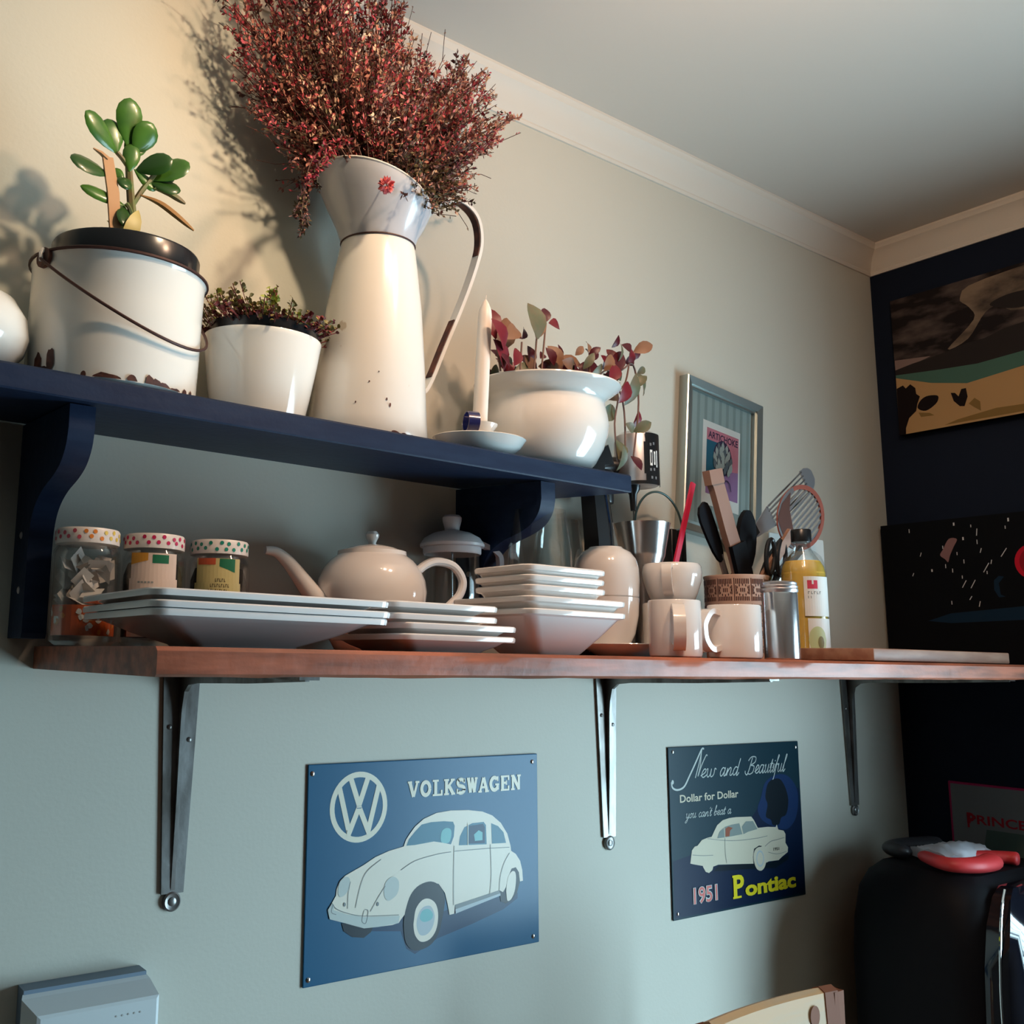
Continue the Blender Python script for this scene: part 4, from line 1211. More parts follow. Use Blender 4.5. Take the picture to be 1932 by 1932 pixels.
for s in ST:
    P = smooth_pts([(s[i], 1.04, s[i + 1]) for i in range(0, len(s), 2)], 5)
    mb = MB(); mb.tube(P, 0.0016, 'red_stem', 5); mb.build('stem', t)

# ------------------------------------------------------------ things on the wooden shelf
def on_board(x, y):
    return (x, y, wall_t(x))

def jar(x, y, name, label, kind, dots, r=0.0366):
    t = thing(name, label, 'jar', on_board(x, y), group='lidded glass jars by the navy bracket')
    mb = MB()
    mb.lathe([(0.0, 0.002), (r * .85, 0.001), (r * 1.04, 0.006), (r * 1.06, 0.02), (r * 1.06, 0.100), (r * 1.03, 0.109), (r * .92, 0.1145), (r * .90, 0.122),
              (r * .86, 0.122), (r * .88, 0.1145), (r * .99, 0.107), (r * 1.0, 0.10), (r * 1.0, 0.012), (0.0, 0.008)], 'glass_clear', 40)
    mb.build('glass_body', t)
    mb = MB()
    mb.lathe([(0.0, 0.1165), (r * .99, 0.1165), (r * 1.0, 0.1185), (r * 1.0, 0.1315), (r * .96, 0.1340), (0.0, 0.1345)], 'jar_lid', 48)
    o = mb.build('lid', t, label='white screw lid with coloured polka dots')
    mb = MB()
    rn = random.Random(int(x * 1000))
    base = math.atan2(-y, -x)
    k = 0
    for row, z in ((0, 0.1285), (1, 0.1225)):
        for j in range(19):
            a = 2 * pi * (j + .5 * row) / 19 + rn.uniform(-.05, .05)
            rel = (a - base + pi) % (2 * pi) - pi
            if len(dots) > 1:
                m = dots[0] if rel < -.25 else (dots[1] if rel < .45 else dots[2])
            else:
                m = dots[0]
            zz = z + rn.uniform(-.0012, .0012)
            mb.poly([((r + 0.0005) * cos(a + 0.0024 / r * cos(q)), (r + 0.0005) * sin(a + 0.0024 / r * cos(q)), zz + 0.0025 * sin(q)) for q in [2 * pi * i / 10 for i in range(10)]], m)
    mb.build('lid_dots', o, smooth=0)
    return t
def cyl_patch(mb, r, a0, a1, z0, z1, m, n=10, sl0=0.0, sl1=0.0):
    R0 = []; R1 = []
    for k in range(n + 1):
        a = a0 + (a1 - a0) * k / n
        R0.append((r * cos(a), r * sin(a), z0 + sl0 * k / n)); R1.append((r * cos(a), r * sin(a), z1 + sl1 * k / n))
    for k in range(n):
        mb.poly([R0[k], R0[k + 1], R1[k + 1], R1[k]], m)
# jar 1: tea bags and paper in the top, an orange pattern wrapper in the bottom
J1 = (0.3455, 1.0760); J2 = (0.4280, 1.0770); J3 = (0.5160, 1.0790)
t = jar(*J1, 'glass_jar', 'glass jar with orange-dotted lid, crumpled paper and orange wrapper inside', 'a', ['dot_pink', 'dot_orange', 'dot_yellow'])
rnd = random.Random(4)
mb = MB()
for i in range(60):
    a = rnd.uniform(0, 2 * pi); rr = rnd.uniform(0.004, 0.028)
    c = Vector((rr * cos(a), rr * sin(a), rnd.uniform(0.045, 0.096)))
    u = Vector((rnd.uniform(-1, 1), rnd.uniform(-1, 1), rnd.uniform(-1, 1))).normalized() * rnd.uniform(.008, .015)
    v = u.cross(Vector((rnd.uniform(-1, 1), rnd.uniform(-1, 1), rnd.uniform(-1, 1)))).normalized() * rnd.uniform(.006, .012)
    def cl(p):
        q = math.hypot(p.x, p.y)
        if q > 0.0345:
            p = Vector((p.x * .0345 / q, p.y * .0345 / q, p.z))
        return p
    mb.poly([cl(c - u - v), cl(c + u - v), cl(c + u + v)], 'paper' if rnd.random() < .8 else 'paper_dark')
    mb.poly([cl(c - u - v), cl(c + u + v), cl(c - u + v)], 'paper')
mb.build('paper_scraps', t, smooth=0)
mb = MB()
base = math.atan2(-J1[1], -J1[0])
cyl_patch(mb, 0.0350, base - 1.9, base + 1.9, 0.012, 0.046, 'label_orange', 20)
for i in range(26):
    a = base + rnd.uniform(-1.5, 1.5); z = rnd.uniform(.016, .042)
    m = rnd.choice(['label_white', 'paper', 'dot_orange', 'label_ochre', 'label_white'])
    mb.poly([(0.0355 * cos(a + 0.10 * cos(q) * rnd.uniform(.5, 1.3)), 0.0355 * sin(a + 0.10 * cos(q)), z + .0035 * sin(q)) for q in [2 * pi * k / 7 for k in range(7)]], m)
mb.build('wrapper', t, smooth=0, label='orange and white patterned wrapper')
t = jar(*J2, 'glass_jar', 'glass jar with crimson-dotted lid and pale pink label, in the middle of three', 'b', ['dot_crimson'])
mb = MB()
base = math.atan2(-J2[1], -J2[0])
rr = 0.0366 * 1.06 + 0.0006
cyl_patch(mb, rr, base - 0.75, base + 0.80, 0.012, 0.080, 'label_cream', 12)
cyl_patch(mb, rr, base - 0.70, base + 0.74, 0.080, 0.1100, 'label_cream', 12)
cyl_patch(mb, rr + .0003, base - 0.70, base - 0.16, 0.096, 0.1100, 'label_ochre', 6, sl0=0.005)
cyl_patch(mb, rr + .0003, base - 0.03, base + 0.46, 0.098, 0.1080, 'label_green', 6)
for i in range(5):
    cyl_patch(mb, rr + .0003, base - 0.45 + .1 * i, base - 0.38 + .1 * i, 0.0745, 0.0765, 'label_text_grey', 2)
mb.build('jar_label', t, smooth=30)
mb = MB(); mb.lathe([(0.0, 0.012), (0.0345, 0.012), (0.0350, 0.085), (0.030, 0.100), (0.0, 0.103)], 'soil', 24); mb.build('contents', t)
t = jar(*J3, 'glass_jar', 'glass jar with green-dotted lid and yellow label, nearest the teapot', 'c', ['dot_green'])
mb = MB()
base = math.atan2(-J3[1], -J3[0])
cyl_patch(mb, rr, base - 0.82, base + 0.75, 0.012, 0.080, 'label_yellow', 12)
cyl_patch(mb, rr, base - 0.74, base + 0.70, 0.080, 0.1100, 'label_yellow', 12)
cyl_patch(mb, rr + .0003, base - 0.68, base - 0.10, 0.102, 0.1100, 'label_red', 6)
cyl_patch(mb, rr + .0003, base + 0.02, base + 0.52, 0.100, 0.1095, 'label_green', 6, sl0=-0.007)
for z, n, o_ in ((0.081, 5, .0), (0.0745, 9, -.15), (0.0680, 9, -.2), (0.0615, 8, -.05)):
    for i in range(n):
        a = base + o_ + .068 * i - .1
        cyl_patch(mb, rr + .0003, a, a + 0.018, z, z + 0.0042, 'label_text', 1)
        cyl_patch(mb, rr + .0003, a + .018, a + 0.042, z + (.0030 if i % 2 else 0), z + (.0042 if i % 2 else .0012), 'label_text', 1)
mb.build('jar_label', t, smooth=30)
mb = MB(); mb.lathe([(0.0, 0.012), (0.0345, 0.012), (0.0350, 0.085), (0.030, 0.100), (0.0, 0.103)], 'soil', 24); mb.build('contents', t)

# square plates and bowls ---------------------------------------------------------
def plate(x0, x1, y0, y1, zb, h, foot, label, group, m='porcelain', name='square_plate', lip=0.0068, foot2=None):
    cx_, cy_ = (x0 + x1) / 2, (y0 + y1) / 2
    hx, hy = (x1 - x0) / 2, (y1 - y0) / 2
    f = foot; fy = foot if foot2 is None else foot2
    l = on_board(cx_, cy_)
    mb = MB()
    mb.rect_loft([(hx - f - .006, hy - fy - .006, 0.0012), (hx - f, hy - fy, 0.0), (hx - f + .003, hy - fy + .003, 0.003), (hx - f * .55, hy - fy * .55, h * .42), (hx - f * .16, hy - fy * .16, h * .84), (hx - .0006, hy - .0006, h - lip), (hx, hy, h - lip * .6),
                  (hx, hy, h - lip * .2), (hx - .0010, hy - .0010, h), (hx - .0028, hy - .0028, h - .0006), (hx - f * .25, hy - fy * .25, h * .80), (hx - f * .7, hy - fy * .7, h * .34 + .002), (hx - f - .004, hy - fy - .004, 0.005)], m, rad=0.016)
    o = mb.build(name, loc=(l[0], l[1], l[2] + zb), smooth=32)
    return tag(o, label, 'bowl' if 'bowl' in name else 'plate', group)
G1 = 'large square plates at the left end'
plate(0.325, 0.594, 0.812, 1.024, 0.0, 0.0345, 0.072, 'bottom one of three large white square plates', G1, 'porcelain_blue')
plate(0.324, 0.597, 0.811, 1.026, 0.0075, 0.0345, 0.070, 'middle one of three large white square plates', G1, 'porcelain_blue')
plate(0.323, 0.5955, 0.812, 1.025, 0.0185, 0.0345, 0.070, 'topmost large white square plate, at the left end of the board', G1, 'porcelain_blue')
G2 = 'medium square plates beside the large ones'
plate(0.627, 0.803, 0.838, 1.000, 0.0, 0.0200, 0.030, 'lowest of four stacked medium white square plates', G2)
plate(0.627, 0.804, 0.838, 1.000, 0.0125, 0.0200, 0.030, 'second from bottom of four stacked medium white square plates', G2)
plate(0.612, 0.7755, 0.840, 0.990, 0.0260, 0.0165, 0.030, 'third from bottom of four stacked medium white square plates', G2)
plate(0.608, 0.7750, 0.839, 0.990, 0.0385, 0.0170, 0.030, 'topmost of four stacked medium white square plates, beside the large ones', G2)
G3 = 'large square bowls'
plate(0.8185, 1.0000, 0.838, 0.992, 0.0, 0.0560, 0.048, 'lower of two large white square bowls', G3, name='square_bowl', foot2=0.040)
plate(0.8180, 0.9995, 0.838, 0.992, 0.0155, 0.0560, 0.046, 'upper of two large white square bowls, holding the small bowls', G3, name='square_bowl', foot2=0.038)
G4 = 'small square bowls'
plate(0.8185, 0.9640, 0.840, 0.948, 0.0345, 0.0510, 0.036, 'lowest of three small white square bowls nested together', G4, name='square_bowl', foot2=0.030)
plate(0.8180, 0.9630, 0.840, 0.948, 0.0468, 0.0510, 0.034, 'middle of three small white square bowls nested together', G4, name='square_bowl', foot2=0.028)
plate(0.8175, 0.9645, 0.840, 0.949, 0.0595, 0.0510, 0.034, 'topmost of three small white square bowls nested together', G4, name='square_bowl', foot2=0.028)

# teapot ---------------------------------------------------------
tx, ty = 0.7691, 1.105
t = thing('teapot', 'round white porcelain teapot with knobbed lid, behind the plates', 'teapot', on_board(tx, ty), (0, 0, -0.14))
mb = MB()
mb.lathe([(0.0, 0.002), (0.048, 0.001), (0.052, 0.004), (0.067, 0.030), (0.0765, 0.062), (0.0793, 0.085), (0.0770, 0.102), (0.0700, 0.118), (0.0600, 0.130), (0.0500, 0.1375), (0.0495, 0.1430), (0.0470, 0.1440), (0.0440, 0.1400), (0.0440, 0.136), (0.065, 0.11), (0.0, 0.05)], 'porcelain', 56)
mb.build('body', t)
mb = MB()
P = smooth_pts([(-0.062, 0, 0.050), (-0.086, 0, 0.072), (-0.108, 0, 0.097), (-0.128, 0, 0.119), (-0.146, 0, 0.1325), (-0.163, 0, 0.1345)], 5)
n = len(P)
mb.tube(P, [0.019 - 0.0135 * (i / (n - 1)) ** 0.7 for i in range(n)], 'porcelain', 14)
mb.build('spout', t)
mb = MB()
P = smooth_pts([(0.068, 0, 0.112), (0.086, 0, 0.128), (0.108, 0, 0.136), (0.136, 0, 0.131), (0.152, 0, 0.111), (0.148, 0, 0.090), (0.130, 0, 0.072), (0.108, 0, 0.055), (0.072, 0, 0.040)], 5)
mb.tube(P, 0.0065, 'porcelain', 10)
mb.build('handle', t)
mb = MB()
mb.lathe([(0.0, 0.138), (0.0435, 0.1385), (0.0445, 0.1415), (0.0430, 0.1440), (0.034, 0.1485), (0.018, 0.1525), (0.006, 0.1545), (0.0, 0.155)], 'porcelain', 40)
lid = mb.build('lid', t)
mb = MB()
mb.lathe([(0.0, 0.152), (0.0052, 0.1535), (0.0058, 0.157), (0.0095, 0.164), (0.0100, 0.168), (0.0070, 0.1725), (0.0, 0.1738)], 'porcelain', 20)
mb.build('knob', lid)

# french press ---------------------------------------------------------
fx, fy = 0.9440, 1.137
t = thing('french_press', 'glass french press with pale plastic domed lid and handle, behind the small bowls', 'coffee press', on_board(fx, fy), (0, 0, -0.25))
mb = MB()
mb.lathe([(0.0, 0.004), (0.040, 0.004), (0.0430, 0.008), (0.0432, 0.160), (0.0445, 0.170), (0.0425, 0.169), (0.0415, 0.158), (0.0413, 0.010), (0.0, 0.008)], 'glass_clear', 40)
mb.build('beaker', t)
mb = MB()
mb.lathe([(0.0, 0.176), (0.046, 0.1655), (0.0500, 0.1660), (0.0505, 0.1700), (0.0440, 0.1800), (0.030, 0.1880), (0.014, 0.1920), (0.0, 0.193)], 'plastic_white', 44)
lid = mb.build('lid', t)
mb = MB()
mb.lathe([(0.0, 0.190), (0.0115, 0.191), (0.0120, 0.197), (0.0150, 0.208), (0.0152, 0.213), (0.0120, 0.2165), (0.0, 0.2175)], 'plastic_white', 24)
mb.build('knob', lid)
mb = MB()
mb.tube([(0, 0, 0.19), (0, 0, 0.030)], 0.0016, 'steel', 8)
mb.lathe([(0.0, 0.022), (0.040, 0.022), (0.041, 0.026), (0.040, 0.031), (0.0, 0.033)], 'steel_brushed', 32)
mb.build('plunger', t)
mb = MB()
mb.lathe([(0.0445, 0.006), (0.0450, 0.010), (0.0450, 0.016), (0.0437, 0.017), (0.0434, 0.008)], 'plastic_white', 36, caps=False)
mb.lathe([(0.0440, 0.154), (0.0455, 0.156), (0.0455, 0.164), (0.0440, 0.166)], 'plastic_white', 36, caps=False)
P = smooth_pts([(0.043, 0, 0.176), (0.060, 0, 0.170), (0.076, 0, 0.162), (0.084, 0, 0.150), (0.082, 0, 0.110), (0.078, 0, 0.060), (0.066, 0, 0.020), (0.044, 0, 0.012)], 4)
mb.tube(P, 1.0, 'plastic_white', 8, flat=(0.0038, 0.0065), up=(0, 0, 1))
mb.build('handle_frame', t)

# stemless glasses ---------------------------------------------------------
def wine_glass(x, y, r, h, label):
    t = thing('drinking_glass', label, 'glass', on_board(x, y), group='big clear glasses behind the square bowls')
    mb = MB()
    mb.lathe([(0.0, 0.001), (r * .62, 0.001), (r * .74, h * .06), (r * .90, h * .25), (r, h * .50), (r * .97, h * .72), (r * .86, h * .90), (r * .80, h),
              (r * .785, h), (r * .845, h * .90), (r * .95, h * .72), (r * .98, h * .50), (r * .88, h * .26), (r * .70, h * .08), (0.0, h * .06)], 'glass_clear', 40)
    mb.build('glass_body', t)
wine_glass(1.042, 1.045, 0.0500, 0.222, 'big clear rounded glass in front of the navy bracket, left of the pair')
wine_glass(1.165, 1.125, 0.0440, 0.226, 'big clear rounded glass beside the black mixer stand, right of the pair')

# round cups on a saucer ---------------------------------------------------------
def lathe_thing(name, label, cat, x, y, zb, prof, m, group=None, seg=44, part='body'):
    l = on_board(x, y)
    t = thing(name, label, cat, (l[0], l[1], l[2] + zb), group=group)
    mb = MB(); mb.lathe(prof, m, seg); mb.build(part, t)
    return t
sxy = (1.2215, 1.072)
mb = MB()
l = on_board(1.235, 1.045)
mb.lathe([(0.0, 0.001), (0.044, 0.001), (0.048, 0.003), (0.060, 0.010), (0.078, 0.0190), (0.0795, 0.0205), (0.0790, 0.0215), (0.060, 0.014), (0.045, 0.008), (0.0, 0.008)], 'porcelain', 52)
tag(mb.build('saucer', loc=l), 'round white saucer under the two rounded cups', 'saucer')
o = lathe_thing('round_cup', 'rounded white cup standing upright on the saucer', 'cup', *sxy, 0.0085, [(0.0, 0.001), (0.030, 0.0), (0.032, 0.004), (0.0440, 0.030), (0.0500, 0.060), (0.0515, 0.0885), (0.0495, 0.0890), (0.0475, 0.060), (0.040, 0.025), (0.0, 0.008)], 'porcelain')
o = lathe_thing('round_cup', 'rounded white cup turned upside down on top of the other', 'cup', *sxy, 0.0978, [(0.0500, 0.0), (0.0515, 0.0015), (0.0530, 0.028), (0.0522, 0.048), (0.0485, 0.063), (0.0405, 0.0745), (0.0290, 0.0810), (0.0270, 0.0835), (0.0240, 0.0835), (0.0220, 0.0818), (0.0, 0.0815)], 'porcelain')

# cylindrical mugs ---------------------------------------------------------
def mug(x, y, r, h, hang, label, zb=0.0, hz=(0.16, 0.86), hr=0.030, grp='straight-sided white mugs'):
    l = on_board(x, y)
    t = thing('mug', label, 'mug', (l[0], l[1], l[2] + zb), (0, 0, hang), grp)
    mb = MB()
    mb.lathe([(0.0, 0.0015), (r - .004, 0.001), (r - .001, 0.003), (r, 0.007), (r, h - .002), (r - .0012, h), (r - .0030, h - .001), (r - .0034, 0.010), (0.0, 0.006)], 'porcelain', 48)
    mb.build('body', t)
    mb = MB()
    z0, z1 = h * hz[0], h * hz[1]
    P = smooth_pts([(r - .002, 0, z1 - .002), (r + hr * .5, 0, z1), (r + hr * .95, 0, z1 - (z1 - z0) * .28), (r + hr, 0, (z0 + z1) / 2), (r + hr * .90, 0, z0 + (z1 - z0) * .24), (r + hr * .48, 0, z0 + .001), (r - .002, 0, z0 + .004)], 5)
    mb.tube(P, 1.0, 'porcelain', 8, flat=(0.0042, 0.0085), up=(0, 0, 1))
    mb.build('handle', t)
    return t
fc = lambda x, y: math.atan2(-y, -x)
mug(1.2088, 0.930, 0.0383, 0.0865, fc(1.2088, .93) + 0.10, 'straight white mug at the front with its handle facing out')
mug(1.3150, 1.020, 0.0440, 0.0900, fc(1.31, 1.02) + 1.9, 'straight white mug behind the front one, a cup sitting on it')
mug(1.3565, 0.930, 0.0405, 0.0855, fc(1.3565, .93) - 0.72, 'straight white mug beside the steel shaker with its round handle to the left', hr=0.031)
l = on_board(1.3225, 1.020)
t = thing('rounded_mug', 'rounded white mug stacked on top of the rear straight mug', 'mug', (l[0], l[1], l[2] + 0.0905), (0, 0, fc(1.32, 1.02) - 0.12))
mb = MB()
mb.lathe([(0.0, 0.001), (0.0320, 0.0005), (0.0340, 0.003), (0.0400, 0.017), (0.0460, 0.036), (0.0480, 0.051), (0.0468, 0.0610), (0.0440, 0.0655), (0.0420, 0.0652), (0.0450, 0.052), (0.039, 0.02), (0.0, 0.006)], 'porcelain', 48)
mb.build('body', t)
mb = MB()
P = smooth_pts([(0.044, 0, 0.057), (0.058, 0, 0.059), (0.066, 0, 0.049), (0.064, 0, 0.034), (0.054, 0, 0.018), (0.040, 0, 0.014)], 5)
mb.tube(P, 1.0, 'porcelain', 8, flat=(0.0033, 0.0075), up=(0, 0, 1))
mb.build('handle', t)

# steel shaker ---------------------------------------------------------
t = thing('steel_shaker', 'shiny steel shaker canister with a screw collar between mug and oil bottle', 'canister', on_board(1.4361, 0.900))
mb = MB(); mb.lathe([(0.0, 0.001), (0.0255, 0.001), (0.0270, 0.003), (0.0270, 0.106), (0.0262, 0.109), (0.0, 0.109)], 'steel_bright', 44); mb.build('body', t)
mb = MB(); mb.lathe([(r_, z_ + 0.034) for r_, z_ in [(0.0, 0.0745), (0.0275, 0.0748), (0.0283, 0.0765), (0.0283, 0.0800), (0.0272, 0.0815), (0.0280, 0.0830), (0.0280, 0.0850), (0.0268, 0.0865), (0.0268, 0.0905), (0.024, 0.0925), (0.0, 0.0930)]], 'steel_brushed', 44); mb.build('screw_collar', t)

# oil bottle ---------------------------------------------------------
t = thing('oil_bottle', 'bottle of golden cooking oil with black cap and white label', 'bottle', on_board(1.6243, 0.970))
mb = MB()
mb.lathe([(0.0, 0.002), (0.033, 0.001), (0.0375, 0.005), (0.0382, 0.012), (0.0382, 0.158), (0.0365, 0.172), (0.0310, 0.186), (0.0230, 0.1945), (0.0165, 0.199), (0.0150, 0.205), (0.0150, 0.216), (0.0138, 0.216), (0.0138, 0.202), (0.035, 0.168), (0.0366, 0.150), (0.0366, 0.012), (0.0, 0.006)], 'glass_clear', 44)
mb.build('glass_body', t)
mb = MB(); mb.lathe([(0.0, 0.007), (0.0362, 0.012), (0.0362, 0.156), (0.0340, 0.168), (0.0290, 0.178), (0.0, 0.179)], 'oil', 40); mb.build('oil', t)
mb = MB(); mb.lathe([(0.0, 0.2130), (0.0168, 0.2130), (0.0170, 0.2150), (0.0170, 0.2345), (0.0160, 0.2360), (0.0, 0.2362)], 'black', 32); mb.build('cap', t)
mb = MB()
base = fc(1.6243, .97)
R_ = 0.0387
cyl_patch(mb, R_, base + 0.00, base + 1.35, 0.078, 0.148, 'label_white', 12)
cyl_patch(mb, R_, base + 0.10, base + 1.35, 0.012, 0.074, 'label_white', 12)
cyl_patch(mb, R_ + .0003, base + 0.15, base + 0.60, 0.126, 0.141, 'mark_red', 5)
cyl_patch(mb, R_ + .0006, base + 0.34, base + 0.42, 0.134, 0.141, 'label_white', 2)
for i in range(5):
    a = base + .16 + .13 * i
    cyl_patch(mb, R_ + .0003, a, a + 0.03, 0.1165, 0.1215, 'label_text_grey', 1)
    cyl_patch(mb, R_ + .0003, a + .03, a + 0.075, 0.1165 + (0 if i % 2 else .0038), 0.1178 + (0 if i % 2 else .0038), 'label_text_grey', 1)
for i in range(2):
    a = base + .16 + .11 * i
    cyl_patch(mb, R_ + .0003, a, a + 0.028, 0.109, 0.1135, 'label_text_grey', 1)
def cyl_blob(a, z, ra, rz, m, dr, n=12):
    q = [(-1 + 2 * k / n) for k in range(n + 1)]
    for u0, u1 in zip(q, q[1:]):
        h0 = rz * math.sqrt(max(0, 1 - u0 * u0)); h1 = rz * math.sqrt(max(0, 1 - u1 * u1))
        a0, a1 = a + ra * u0, a + ra * u1
        P = [((R_ + dr) * cos(a0), (R_ + dr) * sin(a0), z - h0), ((R_ + dr) * cos(a1), (R_ + dr) * sin(a1), z - h1), ((R_ + dr) * cos(a1), (R_ + dr) * sin(a1), z + h1), ((R_ + dr) * cos(a0), (R_ + dr) * sin(a0), z + h0)]
        mb.poly(P, m)
cyl_blob(base + 0.50, 0.036, 0.42, 0.024, 'avocado', 0.0004)
cyl_blob(base + 0.62, 0.032, 0.15, 0.011, 'avocado_seed', 0.0008)
mb.build('bottle_label', t, smooth=0)

# white upright carton behind the bottle ---------------------------------------------------------
mb = MB()
mb.box(-0.098, 0.098, -0.022, 0.022, 0.0, 0.256, 'label_white', 0.003)
tag(mb.build('carton', loc=on_board(1.838, 1.128)), 'wide plain white carton standing behind the oil bottle', 'box')

# patterned tin with kitchen tools ---------------------------------------------------------
ux, uy = 1.557, 1.060
t = thing('patterned_tin', 'round pink tin with dark lace pattern holding kitchen tools', 'tin', on_board(ux, uy))
mb = MB(); mb.lathe([(0.0, 0.001), (0.0545, 0.001), (0.0555, 0.004), (0.0555, 0.147), (0.0568, 0.149), (0.0568, 0.152), (0.0545, 0.152), (0.0540, 0.01), (0.0, 0.006)], 'tin_pink', 56); mb.build('body', t)
mb = MB()
NB = 12
R_ = 0.0560
for k in range(NB):
    a0 = 2 * pi * k / NB
    w_ = 2 * pi / NB
    for z0 in (0.104, 0.058, 0.012):
        for j in range(8):                                   # vertical dashes above and below a rosette
            a = a0 + w_ * (0.10 + 0.82 * j / 8)
            lean = (j - 3.5) * 0.012
            cyl_patch(mb, R_, a, a + w_ * .06, z0 + 0.0305, z0 + 0.0400, 'tin_dark', 1)
            cyl_patch(mb, R_, a, a + w_ * .06, z0 + 0.0005, z0 + 0.0080, 'tin_dark', 1)
        for q in range(12):
            an = 2 * pi * q / 12
            aa = a0 + w_ * .5 + w_ * .36 * cos(an); zz = z0 + 0.0195 + 0.0095 * sin(an)
            cyl_patch(mb, R_, aa - w_ * .028, aa + w_ * .028, zz - 0.0020, zz + 0.0020, 'tin_dark', 1)
        for q in (-1, 0, 1):
            aa = a0 + w_ * (.5 + .11 * q)
            cyl_patch(mb, R_, aa - w_ * .03, aa + w_ * .03, z0 + 0.0160, z0 + 0.0230, 'tin_dark', 1)
        cyl_patch(mb, R_, a0 + w_ * .0, a0 + w_ * .05, z0, z0 + 0.041, 'tin_dark', 1)
        for side in (0.09, 0.86):
            cyl_patch(mb, R_, a0 + w_ * side, a0 + w_ * (side + .05), z0 + 0.012, z0 + 0.028, 'tin_dark', 1)
mb.build('lace_pattern', t, smooth=0)

ft = (1.5575, 1.062, 0.030)
def tool(name, label, cat='kitchen tool'):
    return thing(name, label, cat, (0, 0, 0), group='kitchen tools in the patterned tin')
# black turner (left)
t = tool('slotted_turner', 'black slotted turner leaning left in the patterned tin')
mb = MB(); mb.tube([(1.572, 1.075, 0.03), (1.541, 1.070, 0.172), (1.524, 1.068, 0.205)], 1.0, 'steel_brushed', 8, flat=(0.0065, 0.002), up=(1, 0, 0)); mb.build('handle', t, label='steel handle')
mb = MB()
def blade(mb, a, b, widths, m, thk=0.0022, n=(0.1, -1, 0.2)):
    A = Vector(a); B = Vector(b); d = B - A
    nr = Vector(n); s = d.cross(nr).normalized(); nr = s.cross(d).normalized()
    top = []; 
    rings = []
    for t_, w_ in widths:
        c = A + d * t_
        rings.append([c + s * w_ + nr * thk, c + s * w_ - nr * thk, c - s * w_ - nr * thk, c - s * w_ + nr * thk])
    mb.ring_loft(rings, m)
    return A, d, s, nr
blade(mb, (1.528, 1.068, 0.196), (1.463, 1.060, 0.292), [(0, .007), (.08, .014), (.25, .021), (.5, .025), (.8, .027), (.93, .023), (1, .012)], 'black_soft')
mb.build('blade', t)
# wooden rolling handle in the middle
t = tool('wooden_spoon', 'thick brown wooden handle standing upright in the patterned tin')
mb = MB(); mb.tube(smooth_pts([(1.578, 1.050, 0.03), (1.553, 1.048, 0.172), (1.520, 1.046, 0.250), (1.492, 1.045, 0.320), (1.481, 1.044, 0.338)], 5), 1.0, 'wood_light', 8, flat=(0.0165, 0.006), up=(1, 0, 0)); mb.build('handle', t)
mb = MB(); mb.tube([(1.4835, 1.044, 0.330), (1.477, 1.044, 0.356)], 1.0, 'wood_light', 8, flat=(0.0195, 0.0075), up=(1, 0, 0)); mb.build('knob_end', t)
mb = MB(); mb.tube([(1.588, 1.048, 0.09), (1.556, 1.042, 0.172), (1.536, 1.040, 0.225)], 1.0, 'black_soft', 8, flat=(0.021, 0.004), up=(1, 0, 0)); mb.build('dark_grip', t, label='dark grip')
# black spoon
t = tool('serving_spoon', 'black oval serving spoon standing in the middle of the patterned tin')
mb = MB(); mb.tube([(1.545, 1.060, 0.03), (1.572, 1.055, 0.20)], 1.0, 'black_soft', 8, flat=(0.007, 0.003), up=(1, 0, 0)); mb.build('handle', t)
mb = MB(); blade(mb, (1.580, 1.055, 0.178), (1.578, 1.045, 0.292), [(0, .008), (.12, .019), (.3, .028), (.5, .031), (.7, .030), (.85, .024), (.95, .014), (1, .005)], 'black_soft', 0.004); mb.build('bowl', t)
# steel slotted server
t = tool('slotted_server', 'long steel slotted server leaning far right out of the tin')
mb = MB(); mb.tube(smooth_pts([(1.535, 1.085, 0.03), (1.585, 1.082, 0.165), (1.628, 1.080, 0.240), (1.655, 1.078, 0.268)], 4), 1.0, 'black', 8, flat=(0.009, 0.004), up=(1, 0, 0)); mb.build('handle', t, label='black handle')
mb = MB()
A_ = Vector((1.640, 1.079, 0.252)); B_ = Vector((1.846, 1.070, 0.398))
d = B_ - A_; nr = Vector((0.1, -1, 0.1)); s = d.cross(nr).normalized(); nr = s.cross(d).normalized()
def slat(t0, t1, o0, o1, w0, w1, m='steel_brushed'):
    rings = []
    for tt, oo, ww in ((t0, o0, w0), (t1, o1, w1)):
        c = A_ + d * tt + s * oo
        rings.append([c + s * ww + nr * .001, c + s * ww - nr * .001, c - s * ww - nr * .001, c - s * ww + nr * .001])
    mb.ring_loft(rings, m)
slat(0, .32, 0, 0, .008, .022)
for k in range(6):
    o_ = -0.0225 + 0.009 * k
    slat(.30, .88, o_ * .9, o_, .0018, .0018, 'steel_bright')
mb.ring_loft([[A_ + d * tt + s * ww + nr * .001, A_ + d * tt + s * ww - nr * .001, A_ + d * tt - s * ww - nr * .001, A_ + d * tt - s * ww + nr * .001] for tt, ww in ((.86, .026), (.92, .025), (.97, .019), (1.0, .010))], 'steel_brushed')
mb.build('slotted_blade', t)
